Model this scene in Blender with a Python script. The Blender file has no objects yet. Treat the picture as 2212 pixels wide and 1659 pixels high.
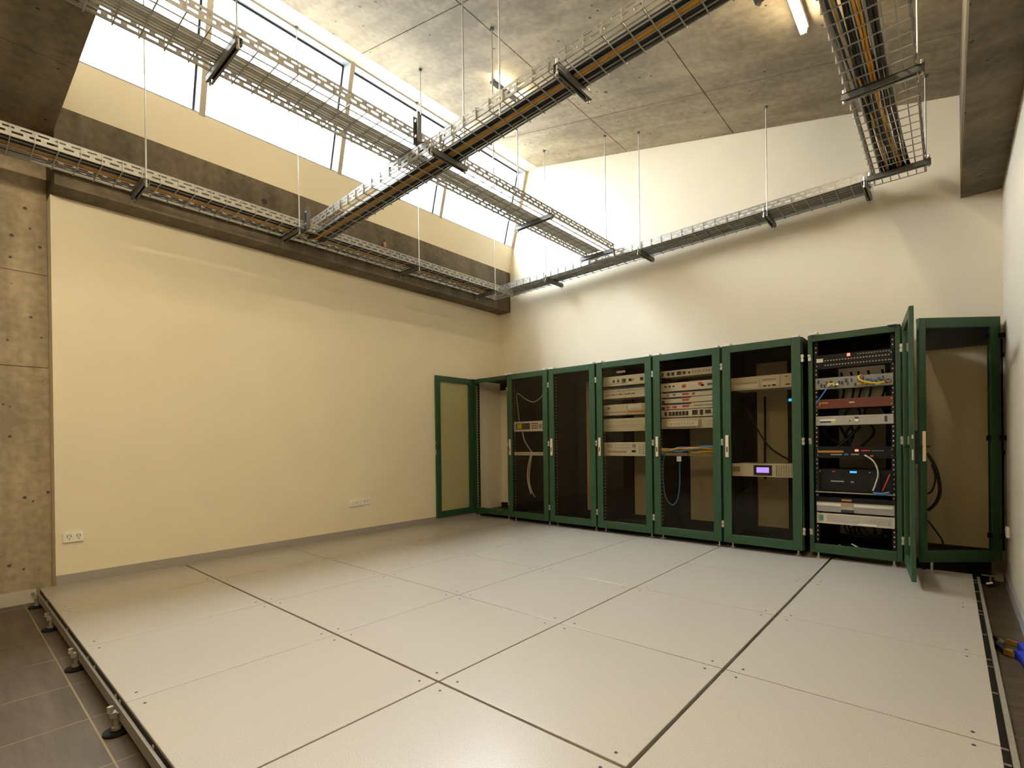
import bpy, math, random
from mathutils import Vector, Matrix

# ---------------------------------------------------------------- frame of reference
# Everything below is written in floor-panel units (one raised-floor panel = 1 unit = 0.78 m).
# x runs along the back wall, y runs away from the camera towards it, z = 0 is the raised floor top.
S = 0.78
random.seed(7)
COL = bpy.context.scene.collection
scene = bpy.context.scene

# ---------------------------------------------------------------- camera
R = [[0.7539459167454107, 0.6568105286869795, -0.01286405957901889],
     [0.007706887009667861, 0.010737282136765265, 0.9999126535177638],
     [-0.6568912836349271, 0.7539792040754479, -0.0030333654926068488]]
cam_d = bpy.data.cameras.new('camera')
cam = bpy.data.objects.new('camera', cam_d)
COL.objects.link(cam)
r, u, f = (Vector(v) for v in R)
m = Matrix(((r.x, u.x, -f.x), (r.y, u.y, -f.y), (r.z, u.z, -f.z)))
cam.matrix_world = Matrix.Translation(Vector((5.753852663, -1.579973859, 1.149097016)) * S) @ m.to_4x4()
cam_d.sensor_width = 36.0
cam_d.sensor_fit = 'HORIZONTAL'
cam_d.lens = 36.0 * 1085.09 / 2212.0
cam_d.shift_x = 0.0
cam_d.shift_y = (958.08 - 829.5) / 2212.0
cam_d.clip_start = 0.02
scene.camera = cam

# ---------------------------------------------------------------- world, exposure
world = bpy.data.worlds.new('overcast_sky')
scene.world = world
world.use_nodes = True
bg = world.node_tree.nodes['Background']
# overcast sky: three times brighter overhead than at the horizon
wn, wl_ = world.node_tree.nodes, world.node_tree.links
w_tc = wn.new('ShaderNodeTexCoord'); w_sp = wn.new('ShaderNodeSeparateXYZ')
w_mr = wn.new('ShaderNodeMapRange'); w_mr.inputs[1].default_value = 0.0; w_mr.inputs[2].default_value = 1.0
w_mr.inputs[3].default_value = 0.3333; w_mr.inputs[4].default_value = 1.0
w_mx = wn.new('ShaderNodeMix'); w_mx.data_type = 'RGBA'; w_mx.blend_type = 'MULTIPLY'; w_mx.inputs[0].default_value = 1.0
w_mx.inputs[6].default_value = (0.93, 0.98, 1.06, 1.0)
wl_.new(w_tc.outputs['Generated'], w_sp.inputs[0]); wl_.new(w_sp.outputs['Z'], w_mr.inputs[0])
wl_.new(w_mr.outputs[0], w_mx.inputs[7]); wl_.new(w_mx.outputs[2], bg.inputs[0])
bg.inputs[1].default_value = 46.0
FILL_NEAR = 140.0      # added fill tubes under the lower slab, never in view
FILL_MID = 48.0       # added fill tubes above the near half of the raised floor, out of view
LAMP = 68.0           # strength of the fluorescent tubes
vs = scene.view_settings
vs.view_transform = 'Standard'
vs.look = 'None'
vs.exposure = 0.24
vs.gamma = 1.0
vs.use_curve_mapping = False
scene.cycles.use_denoising = True
scene.cycles.max_bounces = 14
scene.cycles.diffuse_bounces = 10
scene.cycles.glossy_bounces = 4
scene.cycles.transparent_max_bounces = 24
scene.cycles.caustics_reflective = False
scene.cycles.caustics_refractive = False
scene.cycles.sample_clamp_indirect = 6.0

# ---------------------------------------------------------------- materials
def nt(name):
    mt = bpy.data.materials.new(name)
    mt.use_nodes = True
    t = mt.node_tree
    return mt, t, t.nodes['Principled BSDF']

def plain(name, rgb, rough=0.5, metal=0.0, vary=0.06, scale=30.0, bump=0.0, spec=0.5):
    """solid colour with a little procedural variation and relief"""
    mt, t, b = nt(name)
    tc = t.nodes.new('ShaderNodeTexCoord')
    nz = t.nodes.new('ShaderNodeTexNoise')
    nz.inputs['Scale'].default_value = scale
    nz.inputs['Detail'].default_value = 5
    t.links.new(tc.outputs['Object'], nz.inputs['Vector'])
    rp = t.nodes.new('ShaderNodeValToRGB')
    rp.color_ramp.elements[0].position = 0.3
    rp.color_ramp.elements[1].position = 0.7
    rp.color_ramp.elements[0].color = (*[c * (1 - vary) for c in rgb], 1)
    rp.color_ramp.elements[1].color = (*[min(1, c * (1 + vary)) for c in rgb], 1)
    t.links.new(nz.outputs['Fac'], rp.inputs['Fac'])
    t.links.new(rp.outputs['Color'], b.inputs['Base Color'])
    b.inputs['Roughness'].default_value = rough
    b.inputs['Metallic'].default_value = metal
    b.inputs['Specular IOR Level'].default_value = spec
    if bump:
        bp = t.nodes.new('ShaderNodeBump')
        bp.inputs['Strength'].default_value = bump
        bp.inputs['Distance'].default_value = 0.004
        t.links.new(nz.outputs['Fac'], bp.inputs['Height'])
        t.links.new(bp.outputs['Normal'], b.inputs['Normal'])
    return mt

def concrete(name, dark, light, stain=None, hole=0.55):
    mt, t, b = nt(name)
    N, L = t.nodes, t.links
    tc = N.new('ShaderNodeTexCoord')
    big = N.new('ShaderNodeTexNoise'); big.inputs['Scale'].default_value = 1.1; big.inputs['Detail'].default_value = 9; big.inputs['Roughness'].default_value = 0.62
    fine = N.new('ShaderNodeTexNoise'); fine.inputs['Scale'].default_value = 22; fine.inputs['Detail'].default_value = 6
    mp = N.new('ShaderNodeMapping'); mp.inputs['Scale'].default_value = (1.0, 7.0, 1.0)
    streak = N.new('ShaderNodeTexNoise'); streak.inputs['Scale'].default_value = 1.3; streak.inputs['Detail'].default_value = 6
    vor = N.new('ShaderNodeTexVoronoi'); vor.inputs['Scale'].default_value = 12.0
    vor2 = N.new('ShaderNodeTexVoronoi'); vor2.inputs['Scale'].default_value = 1.9
    for n in (big, fine, vor, vor2):
        L.new(tc.outputs['Object'], n.inputs['Vector'])
    L.new(tc.outputs['Object'], mp.inputs['Vector']); L.new(mp.outputs['Vector'], streak.inputs['Vector'])
    a1 = N.new('ShaderNodeMath'); a1.operation = 'MULTIPLY_ADD'; a1.inputs[1].default_value = 0.5
    L.new(big.outputs['Fac'], a1.inputs[0])
    a2 = N.new('ShaderNodeMath'); a2.operation = 'MULTIPLY_ADD'; a2.inputs[1].default_value = 0.28
    L.new(streak.outputs['Fac'], a2.inputs[0])
    a3 = N.new('ShaderNodeMath'); a3.operation = 'MULTIPLY'; a3.inputs[1].default_value = 0.22
    L.new(fine.outputs['Fac'], a3.inputs[0])
    L.new(a3.outputs[0], a2.inputs[2]); L.new(a2.outputs[0], a1.inputs[2])
    rp = N.new('ShaderNodeValToRGB')
    rp.color_ramp.elements[0].position = 0.42; rp.color_ramp.elements[0].color = (*dark, 1)
    rp.color_ramp.elements[1].position = 0.58; rp.color_ramp.elements[1].color = (*light, 1)
    L.new(a1.outputs[0], rp.inputs['Fac'])
    # blow holes: voronoi cells, only some of them open
    def holes(v, r, keep):
        lt = N.new('ShaderNodeMath'); lt.operation = 'LESS_THAN'; lt.inputs[1].default_value = r
        L.new(v.outputs['Distance'], lt.inputs[0])
        sep = N.new('ShaderNodeSeparateColor'); L.new(v.outputs['Color'], sep.inputs[0])
        gt = N.new('ShaderNodeMath'); gt.operation = 'GREATER_THAN'; gt.inputs[1].default_value = keep
        L.new(sep.outputs[0], gt.inputs[0])
        mu = N.new('ShaderNodeMath'); mu.operation = 'MULTIPLY'
        L.new(lt.outputs[0], mu.inputs[0]); L.new(gt.outputs[0], mu.inputs[1])
        return mu
    h1, h2 = holes(vor, 0.12, hole), holes(vor2, 0.045, 0.35)
    mx = N.new('ShaderNodeMath'); mx.operation = 'MAXIMUM'
    L.new(h1.outputs[0], mx.inputs[0]); L.new(h2.outputs[0], mx.inputs[1])
    mix = N.new('ShaderNodeMix'); mix.data_type = 'RGBA'
    mix.inputs[7].default_value = (*[c * 0.35 for c in dark], 1)
    L.new(mx.outputs[0], mix.inputs[0])
    src = rp.outputs['Color']
    if stain:
        sn = N.new('ShaderNodeTexNoise'); sn.inputs['Scale'].default_value = 1.7; sn.inputs['Detail'].default_value = 4
        L.new(tc.outputs['Object'], sn.inputs['Vector'])
        sr = N.new('ShaderNodeMapRange'); sr.inputs[1].default_value = 0.6; sr.inputs[2].default_value = 0.74; sr.inputs[4].default_value = 0.5
        L.new(sn.outputs['Fac'], sr.inputs[0])
        sm = N.new('ShaderNodeMix'); sm.data_type = 'RGBA'; sm.inputs[7].default_value = (*stain, 1)
        L.new(sr.outputs[0], sm.inputs[0]); L.new(src, sm.inputs[6]); src = sm.outputs[2]
    L.new(src, mix.inputs[6])
    L.new(mix.outputs[2], b.inputs['Base Color'])
    b.inputs['Roughness'].default_value = 0.75
    bp = N.new('ShaderNodeBump'); bp.inputs['Strength'].default_value = 0.25; bp.inputs['Distance'].default_value = 0.004
    sub = N.new('ShaderNodeMath'); sub.operation = 'SUBTRACT'
    L.new(a1.outputs[0], sub.inputs[0]); L.new(mx.outputs[0], sub.inputs[1])
    L.new(sub.outputs[0], bp.inputs['Height']); L.new(bp.outputs['Normal'], b.inputs['Normal'])
    return mt

def glass(name, tint, rough=0.015, ior=1.45):
    """clear or smoked sheet glass: tinted transparency under a fresnel reflection"""
    mt = bpy.data.materials.new(name); mt.use_nodes = True
    t = mt.node_tree; N, L = t.nodes, t.links
    N.remove(N['Principled BSDF'])
    tr = N.new('ShaderNodeBsdfTransparent'); tr.inputs[0].default_value = (*tint, 1)
    gl = N.new('ShaderNodeBsdfGlossy'); gl.inputs['Roughness'].default_value = rough
    # Schlick reflectance, the same from both sides of the sheet
    f0 = ((ior-1)/(ior+1))**2
    lw = N.new('ShaderNodeLayerWeight'); lw.inputs[0].default_value = 0.5
    pw = N.new('ShaderNodeMath'); pw.operation = 'POWER'; pw.inputs[1].default_value = 5.0
    L.new(lw.outputs['Facing'], pw.inputs[0])
    fr = N.new('ShaderNodeMath'); fr.operation = 'MULTIPLY_ADD'; fr.inputs[1].default_value = 1-f0; fr.inputs[2].default_value = f0
    L.new(pw.outputs[0], fr.inputs[0])
    mx = N.new('ShaderNodeMixShader')
    L.new(fr.outputs[0], mx.inputs[0]); L.new(tr.outputs[0], mx.inputs[1]); L.new(gl.outputs[0], mx.inputs[2])
    L.new(mx.outputs[0], N['Material Output'].inputs[0])
    return mt

def emit(name, rgb, strength):
    mt, t, b = nt(name)
    b.inputs['Base Color'].default_value = (0, 0, 0, 1)
    b.inputs['Emission Color'].default_value = (*rgb, 1)
    b.inputs['Emission Strength'].default_value = strength
    return mt

def speckle(name, a, c, scale, rough):
    """laminate with fine flecks"""
    mt, t, b = nt(name)
    N, L = t.nodes, t.links
    tc = N.new('ShaderNodeTexCoord')
    n1 = N.new('ShaderNodeTexNoise'); n1.inputs['Scale'].default_value = scale; n1.inputs['Detail'].default_value = 2
    n2 = N.new('ShaderNodeTexNoise'); n2.inputs['Scale'].default_value = 1.6; n2.inputs['Detail'].default_value = 6
    L.new(tc.outputs['Object'], n1.inputs['Vector']); L.new(tc.outputs['Object'], n2.inputs['Vector'])
    rp = N.new('ShaderNodeValToRGB')
    rp.color_ramp.elements[0].position = 0.3; rp.color_ramp.elements[0].color = (*a, 1)
    rp.color_ramp.elements[1].position = 0.62; rp.color_ramp.elements[1].color = (*c, 1)
    L.new(n1.outputs['Fac'], rp.inputs['Fac']); L.new(rp.outputs['Color'], b.inputs['Base Color'])
    mr = N.new('ShaderNodeMapRange'); mr.inputs[1].default_value = 0.3; mr.inputs[2].default_value = 0.7
    mr.inputs[3].default_value = rough - 0.01; mr.inputs[4].default_value = rough + 0.01
    L.new(n2.outputs['Fac'], mr.inputs[0]); L.new(mr.outputs[0], b.inputs['Roughness'])
    return mt

def tile_mat(name):
    mt, t, b = nt(name)
    N, L = t.nodes, t.links
    tc = N.new('ShaderNodeTexCoord')
    mp = N.new('ShaderNodeMapping'); mp.inputs['Scale'].default_value = (1.2, 9.0, 1.0); mp.inputs['Rotation'].default_value = (0, 0, 0.35)
    n = N.new('ShaderNodeTexNoise'); n.inputs['Scale'].default_value = 2.4; n.inputs['Detail'].default_value = 9; n.inputs['Roughness'].default_value = 0.6
    L.new(tc.outputs['Object'], mp.inputs['Vector']); L.new(mp.outputs['Vector'], n.inputs['Vector'])
    rp = N.new('ShaderNodeValToRGB')
    rp.color_ramp.elements[0].position = 0.34; rp.color_ramp.elements[0].color = (0.072, 0.055, 0.038, 1)
    rp.color_ramp.elements[1].position = 0.72; rp.color_ramp.elements[1].color = (0.128, 0.101, 0.075, 1)
    L.new(n.outputs['Fac'], rp.inputs['Fac']); L.new(rp.outputs['Color'], b.inputs['Base Color'])
    b.inputs['Roughness'].default_value = 0.52
    return mt

M = {
 'cream': plain('cream_wall_paint', (0.83, 0.755, 0.585), 0.62, vary=0.02, scale=3.0, bump=0.02),
 'white_wall': plain('white_wall_paint', (0.66, 0.60, 0.48), 0.55, vary=0.02, scale=3.0),
 'ceil': concrete('ceiling_concrete', (0.215, 0.172, 0.115), (0.405, 0.335, 0.225), hole=0.80),
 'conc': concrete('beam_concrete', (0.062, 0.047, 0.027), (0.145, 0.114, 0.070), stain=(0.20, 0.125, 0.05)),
 'concwall': concrete('pillar_concrete', (0.25, 0.205, 0.14), (0.47, 0.39, 0.27), hole=0.12),
 'concdark': concrete('soffit_concrete', (0.12, 0.098, 0.068), (0.27, 0.225, 0.16)),
 'tile': tile_mat('floor_tile'),
 'grout': plain('tile_grout', (0.26, 0.215, 0.13), 0.8),
 'panel': speckle('raised_floor_laminate', (0.32, 0.288, 0.242), (0.415, 0.382, 0.327), 260, 0.30),
 'black': plain('black_metal', (0.007, 0.0066, 0.006), 0.6, spec=0.3),
 'blackp': plain('black_plastic', (0.006, 0.006, 0.006), 0.55, spec=0.25),
 'rubber': plain('black_cable_sheath', (0.008, 0.008, 0.009), 0.45),
 'orange': plain('orange_cable_sheath', (0.58, 0.28, 0.02), 0.4),
 'darkcable': plain('dark_grey_cable_sheath', (0.24, 0.235, 0.21), 0.5),
 'greycable': plain('grey_cable_sheath', (0.52, 0.51, 0.45), 0.5),
 'whitecable': plain('white_cable_sheath', (0.62, 0.58, 0.48), 0.45),
 'bluecable': plain('blue_cable_sheath', (0.04, 0.17, 0.45), 0.4),
 'yellow': plain('yellow_cable_sheath', (0.68, 0.48, 0.02), 0.4),
 'zinc': plain('galvanised_steel', (0.40, 0.40, 0.38), 0.45, metal=0.7, vary=0.12, scale=60),
 'strut': plain('galvanised_strut_steel', (0.13, 0.135, 0.13), 0.5, metal=0.5, vary=0.12, scale=60),
 'wire': plain('galvanised_wire', (0.38, 0.38, 0.35), 0.5, metal=0.35),
 'rod': plain('zinc_rod', (0.55, 0.54, 0.50), 0.45, metal=0.6),
 'green': plain('green_powder_coat', (0.0165, 0.056, 0.021), 0.45, vary=0.05, scale=120, bump=0.03),
 'frame': plain('aluminium_frame', (0.33, 0.36, 0.37), 0.4, metal=0.0),
 'taupe': plain('aluminium_frame_face', (0.42, 0.38, 0.31), 0.5, metal=0.0),
 'gasket': plain('black_gasket', (0.015, 0.015, 0.017), 0.6),
 'chrome': plain('nickel_plate', (0.62, 0.60, 0.56), 0.3, metal=0.8),
 'handle': plain('beige_handle_enamel', (0.62, 0.50, 0.36), 0.4),
 'beige': plain('beige_equipment_enamel', (0.60, 0.55, 0.43), 0.5, vary=0.03),
 'white': plain('white_plastic', (0.72, 0.68, 0.58), 0.4, vary=0.02),
 'tag': plain('white_paper_tag', (0.86, 0.85, 0.80), 0.6, vary=0.02),
 'silver': plain('brushed_silver', (0.42, 0.42, 0.42), 0.32, metal=0.7),
 'greydev': plain('grey_equipment_enamel', (0.40, 0.38, 0.33), 0.5),
 'maroon': plain('maroon_anodised_panel', (0.13, 0.030, 0.016), 0.4),
 'ink': plain('dark_port', (0.03, 0.03, 0.032), 0.5),
 'navy': plain('navy_strip', (0.03, 0.045, 0.12), 0.5),
 'redink': plain('red_print', (0.50, 0.05, 0.04), 0.5),
 'greyline': plain('grey_print', (0.33, 0.30, 0.24), 0.6),
 'skirt': plain('grey_skirting', (0.33, 0.31, 0.29), 0.5, vary=0.03),
 'skirtw': plain('pale_skirting', (0.52, 0.49, 0.42), 0.5, vary=0.03),
 'copper': plain('copper_stub', (0.55, 0.24, 0.11), 0.4, metal=0.5),
 'blue': plain('blue_grip_rubber', (0.006, 0.03, 0.42), 0.4),
 'brass': plain('brass_jaw', (0.55, 0.30, 0.06), 0.35, metal=0.6),
 'steel': plain('dark_steel', (0.05, 0.05, 0.05), 0.35, metal=0.6),
 'rail': plain('aluminium_stringer', (0.33, 0.31, 0.26), 0.45, metal=0.5),
 'ledred': emit('red_led', (1.0, 0.16, 0.08), 2.5),
 'ledblue': emit('blue_led', (0.06, 0.45, 1.0), 1.3),
 'lcd': emit('violet_lcd', (0.42, 0.28, 1.0), 1.5),
 'lcdframe': plain('lcd_bezel', (0.02, 0.02, 0.025), 0.4),
 'fill_near': emit('fill_tube_near', (1.0, 0.82, 0.53), FILL_NEAR),
 'fill_mid': emit('fill_tube_mid', (1.0, 0.82, 0.53), FILL_MID),
 'tube': emit('fluorescent_tube', (1.0, 0.82, 0.53), LAMP),
 'smoked': glass('smoked_door_glass', (0.86, 0.835, 0.77), ior=1.32),
 'doorglass': glass('greenish_door_glass', (0.90, 0.90, 0.82), ior=1.45),
 'clear': glass('window_glass', (0.97, 0.98, 0.97)),
}

# ---------------------------------------------------------------- mesh helpers
class MB:
    """collects geometry in units; build() links it as ONE mesh object"""
    def __init__(s):
        s.v, s.f = [], []
    def add(s, vs, fs):
        o = len(s.v); s.v += [tuple(p) for p in vs]; s.f += [tuple(i + o for i in q) for q in fs]
        return s
    def box(s, x0, y0, z0, x1, y1, z1):
        x0, x1 = sorted((x0, x1)); y0, y1 = sorted((y0, y1)); z0, z1 = sorted((z0, z1))
        return s.add([(x0,y0,z0),(x1,y0,z0),(x1,y1,z0),(x0,y1,z0),(x0,y0,z1),(x1,y0,z1),(x1,y1,z1),(x0,y1,z1)],
                     [(0,3,2,1),(4,5,6,7),(0,1,5,4),(1,2,6,5),(2,3,7,6),(3,0,4,7)])
    def prism(s, poly, axis, a, b):
        """extrude a polygon (list of 2-tuples) along axis 'x','y','z' from a to b"""
        def p(q, t):
            return {'x': (t, q[0], q[1]), 'y': (q[0], t, q[1]), 'z': (q[0], q[1], t)}[axis]
        n = len(poly)
        ar = sum(poly[i][0]*poly[(i+1)%n][1] - poly[(i+1)%n][0]*poly[i][1] for i in range(n))
        flip = (ar < 0) != (axis == 'y')
        vs = [p(q, a) for q in poly] + [p(q, b) for q in poly]
        if (b < a): flip = not flip
        fs = [tuple(range(n-1, -1, -1)), tuple(range(n, 2*n))] + [(i, (i+1)%n, (i+1)%n+n, i+n) for i in range(n)]
        if flip: fs = [q[::-1] for q in fs]
        return s.add(vs, fs)
    def cyl(s, p0, p1, r, n=10, r1=None):
        return s.tube([p0, p1], r, n, r1=r1)
    def tube(s, pts, r, n=8, r1=None, cap=True):
        P = [Vector(p) for p in pts]
        k = len(P)
        T = [(P[min(i+1,k-1)] - P[max(i-1,0)]).normalized() for i in range(k)]
        up = Vector((0,0,1)) if abs(T[0].z) < 0.9 else Vector((1,0,0))
        nx = T[0].cross(up).normalized()
        vs, fs = [], []
        for i in range(k):
            if i: nx = (nx - T[i]*nx.dot(T[i])).normalized()
            ny = T[i].cross(nx)
            rr = r if r1 is None else r + (r1-r)*i/(k-1)
            for j in range(n):
                a = 2*math.pi*j/n
                vs.append(P[i] + (nx*math.cos(a) + ny*math.sin(a))*rr)
        for i in range(k-1):
            for j in range(n):
                a, b = i*n+j, i*n+(j+1)%n
                fs.append((a, b, b+n, a+n))
        if cap:
            fs.append(tuple(range(n-1,-1,-1))); fs.append(tuple(range((k-1)*n, k*n)))
        return s.add(vs, fs)
    def ring(s, c, ro, ri, z0, z1, n=16):
        vs, fs = [], []
        for z in (z0, z1):
            for rr in (ro, ri):
                for j in range(n):
                    a = 2*math.pi*j/n
                    vs.append((c[0]+rr*math.cos(a), c[1]+rr*math.sin(a), z))
        for j in range(n):
            k = (j+1) % n
            fs += [(j,k,2*n+k,2*n+j),(n+k,n+j,3*n+j,3*n+k),(k,j,n+j,n+k),(2*n+j,2*n+k,3*n+k,3*n+j)]
        return s.add(vs, fs)
    def build(s, name, mat, parent=None, org=(0,0,0), loc=None, bevel=0.0, smooth=False, rot=None):
        me = bpy.data.meshes.new(name)
        me.from_pydata([((p[0]-org[0])*S, (p[1]-org[1])*S, (p[2]-org[2])*S) for p in s.v], [], s.f)
        if smooth:
            me.polygons.foreach_set('use_smooth', [True]*len(me.polygons))
        me.update()
        me.materials.append(M[mat] if isinstance(mat, str) else mat)
        o = bpy.data.objects.new(name, me)
        COL.objects.link(o)
        if parent is not None:
            o.parent = parent
            if loc is not None: o.location = Vector(loc)*S
        else:
            o.location = Vector(loc if loc is not None else org)*S
        if rot is not None: o.rotation_euler = rot
        if bevel:
            bm = o.modifiers.new('bevel', 'BEVEL'); bm.width = bevel*S; bm.segments = 2; bm.limit_method = 'ANGLE'
        return o

def box(name, mat, a, b, parent=None, org=(0,0,0), **k):
    return MB().box(*a, *b).build(name, mat, parent, org, **k)
def tag(o, label, cat, group=None):
    o['label'] = label; o['category'] = cat
    if group: o['group'] = group
    return o
def thing(name, label, cat, loc, rz=0.0, group=None):
    o = bpy.data.objects.new(name, None); COL.objects.link(o)
    o.empty_display_size = 0.05
    o.location = Vector(loc)*S; o.rotation_euler = (0, 0, rz)
    return tag(o, label, cat, group)
def struct(o):
    o['kind'] = 'structure'; return o
def share(o, parent, loc, rot=None):
    """another piece with the same mesh"""
    c = o.copy(); COL.objects.link(c); c.parent = parent; c.location = Vector(loc)*S
    if rot is not None: c.rotation_euler = rot
    return c
def smooth_path(pts, n=8):
    """catmull-rom through points"""
    P = [Vector(p) for p in pts]; out = []
    for i in range(len(P)-1):
        a, b, c, d = P[max(i-1,0)], P[i], P[i+1], P[min(i+2,len(P)-1)]
        for k in range(n):
            t = k/n
            out.append(0.5*((2*b) + (c-a)*t + (2*a-5*b+4*c-d)*t*t + (3*b-a-3*c+d)*t**3))
    out.append(P[-1]); return out

# ================================================================ ROOM SHELL
W0, UR, VB = 0.115, 6.12, 4.618          # left wall, right wall, back wall planes
VC, ZF = -0.93, -0.145                    # where the concrete bay starts; tile floor level
VF = -5.2                                 # wall behind the camera
XP = -0.08                                # face of the concrete pillar wall
CE = lambda x: 5.636 - 0.2332*x           # sloping ceiling

# the ground outside, below the clerestory windows
struct(MB().box(-60, -60, -1.2, 60, 60, -1.0).build('ground', plain('outdoor_ground', (0.22, 0.21, 0.18), 0.9, scale=0.3)))
# floor: slab with separate square tiles where the photo shows them
floor = struct(box('floor', 'grout', (-0.6, VF-0.2, ZF-0.12), (UR+0.2, VB+0.2, ZF-0.0008)))
TS = 0.5125
tiles = []
for i in range(-1, 13):
    for j in range(-3, 12):
        x0, y0 = 1.62 - 3*TS + i*TS - TS, -1.11 + j*TS
        x1, y1 = x0 + TS, y0 + TS
        x0c, x1c, y1c = max(x0, XP), min(x1, UR), min(y1, VB)
        if x1c - x0c < 0.02 or y1c - y0 < 0.02: continue
        if not (y0 < -1.0 or x1 > 5.85): continue       # the rest lies under the raised floor
        g = 0.0042
        t = box('floor_tile', 'tile', (x0c+g, y0+g, ZF-0.03), (x1c-g, y1c-g, ZF), floor)

wl = struct(box('wall_left', 'cream', (-0.6, VC, ZF-0.1), (W0, VB, 3.266)))
# plaster panel that leans inward above the concrete beam
MB().prism([(-0.2, 3.90), (0.356, 3.905), (0.430, 4.292), (0.2, 4.292)], 'y', VC, VB).build('sloped_panel', 'cream', wl)
wp = struct(box('wall_pillar', 'concwall', (-0.6, VF, ZF-0.1), (XP, VC, 3.95)))
wb = struct(MB().box(-0.3, VB, ZF-0.1, UR+0.4, VB+0.2, 3.9).prism([(0.1, 3.9), (UR+0.4, 3.9), (UR+0.4, 6.2), (0.79, 6.2)], 'y', VB, VB+0.2).build('wall_back', 'cream'))
wr = struct(box('wall_right', 'white_wall', (UR, VF, ZF-0.1), (UR+0.25, VB, 4.9)))
wf = struct(box('wall_front', 'concwall', (-0.6, VF-0.2, ZF-0.1), (UR+0.3, VF, 4.2)))

# formwork boards pressed into the pillar wall, with recessed joints between them
zs = [ZF, 1.83, 2.62, 3.69]
for k in range(3):
    for (y0, y1) in ((VC-2.2, VC-0.004), (VF+0.01, VC-2.212)):
        box('concrete_panel', 'concwall', (XP-0.02, y0, zs[k]+0.006), (XP+0.012, y1, zs[k+1]-0.006), wp)

# sloping concrete ceiling: recessed slab with cast panels below it
cl = struct(MB().prism([(0.5, CE(0.5)+0.30), (0.5, CE(0.5)+0.012), (UR+0.2, CE(UR+0.2)+0.012), (UR+0.2, CE(UR+0.2)+0.30)], 'y', VC-0.25, VB+0.1).build('ceiling', 'concdark'))
us = [0.945, 2.50, 3.87, 5.24, UR]
vsl = [VC, 1.53, 3.67, VB]
for i in range(4):
    for j in range(3):
        a, b = us[i] + (0.005 if i else 0), us[i+1] - 0.005
        MB().prism([(a, CE(a)), (b, CE(b)), (b, CE(b)+0.03), (a, CE(a)+0.03)], 'y', vsl[j]+0.005, vsl[j+1]-0.005).build('ceiling_panel', 'ceil', cl)
# lower concrete slab over the near part of the room
lo = struct(box('ceiling_near', 'concdark', (-0.6, VF-0.2, 3.72), (UR+0.3, VC, 5.9)))
xs = [XP, 1.35, 2.78, 4.2, UR]
for i in range(4):
    for (y0, y1) in ((VC-1.3, VC), (VC-2.6, VC-1.31), (VF, VC-2.61)):
        box('ceiling_panel', 'concdark', (xs[i]+0.004, y0+0.004, 3.69), (xs[i+1]-0.004, y1-0.002, 3.721), lo)

# concrete beams
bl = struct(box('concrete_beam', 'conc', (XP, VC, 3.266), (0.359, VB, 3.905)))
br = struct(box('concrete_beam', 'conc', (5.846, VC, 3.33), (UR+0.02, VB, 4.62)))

# skirtings
struct(box('baseboard_left', 'skirt', (W0, VC, -0.02), (W0+0.016, VB, 0.078)))
struct(box('baseboard_pillar', 'skirtw', (XP+0.012, VF, ZF), (XP+0.03, -1.035, -0.035)))
struct(MB().prism([(UR, ZF), (UR-0.016, ZF), (UR-0.016, -0.045), (UR, -0.033)], 'y', VF, VB).build('baseboard_right', 'skirt'))

# ---------------------------------------------------------------- clerestory windows
# local frame: a along y, b up the leaning plane, n outwards
DX, DZ = 0.2755, 0.9613
B0 = (0.432, 4.292)
HB = 1.165
def WP(a, b, n):
    return (B0[0] + DX*b - DZ*n, a, B0[1] + DZ*b + DX*n)
def wbox(mb, a0, a1, b0, b1, n0, n1):
    vs = [WP(a, b, n) for n in (n0, n1) for b in (b0, b1) for a in (a0, a1)]
    return mb.add(vs, [(0,1,3,2),(4,6,7,5),(0,4,5,1),(2,3,7,6),(0,2,6,4),(1,5,7,3)])
muls = [-1.38, 0.115, 1.538, 3.075, 4.59]
FW = 0.027
for k in range(4):
    a0, a1 = muls[k], muls[k+1]
    w = struct(wbox(wbox(MB(), a0+FW, a1-FW, -0.01, 0.012, 0.004, 0.178), a0+FW, a1-FW, HB-0.012, HB+0.05, 0.004, 0.178).build('window_%d' % (k+1), 'frame'))
    mb = MB()
    wbox(mb, a1-FW, a1+FW, -0.02, HB+0.02, 0.006, 0.178)
    if k == 3: wbox(mb, a1+FW, VB-0.0005, -0.02, HB+0.02, 0.006, 0.178)
    mb.build('mullion', 'frame', w)
    wbox(MB(), a1-FW, a1+FW, -0.01, HB, -0.004, 0.006).build('mullion_face', 'taupe', w)
    mb = MB()
    for (p, q, b, c) in ((a0+FW, a0+FW+0.016, 0.012, HB-0.012), (a1-FW-0.016, a1-FW, 0.012, HB-0.012), (a0+FW, a1-FW, 0.012, 0.03), (a0+FW, a1-FW, HB-0.03, HB-0.012)):
        wbox(mb, p, q, b, c, 0.152, 0.172)
    mb.build('gasket', 'gasket', w)
    wbox(MB(), a0+FW+0.004, a1-FW-0.004, 0.02, HB-0.02, 0.158, 0.165).build('glass_pane', 'clear', w)
# cream soffit strip between window head and ceiling, and the closing piece above it
struct(MB().prism([(0.755, 5.415), (0.948, 5.414), (0.948, 5.75), (0.70, 5.75), (0.62, 5.47)], 'y', VC-0.2, VB).build('trim_1', 'cream'))
struct(MB().prism([(0.742, 5.408), (0.757, 5.412), (0.757, 5.418), (0.742, 5.416)], 'y', VC-0.1, VB).build('trim_2', 'taupe'))

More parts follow.
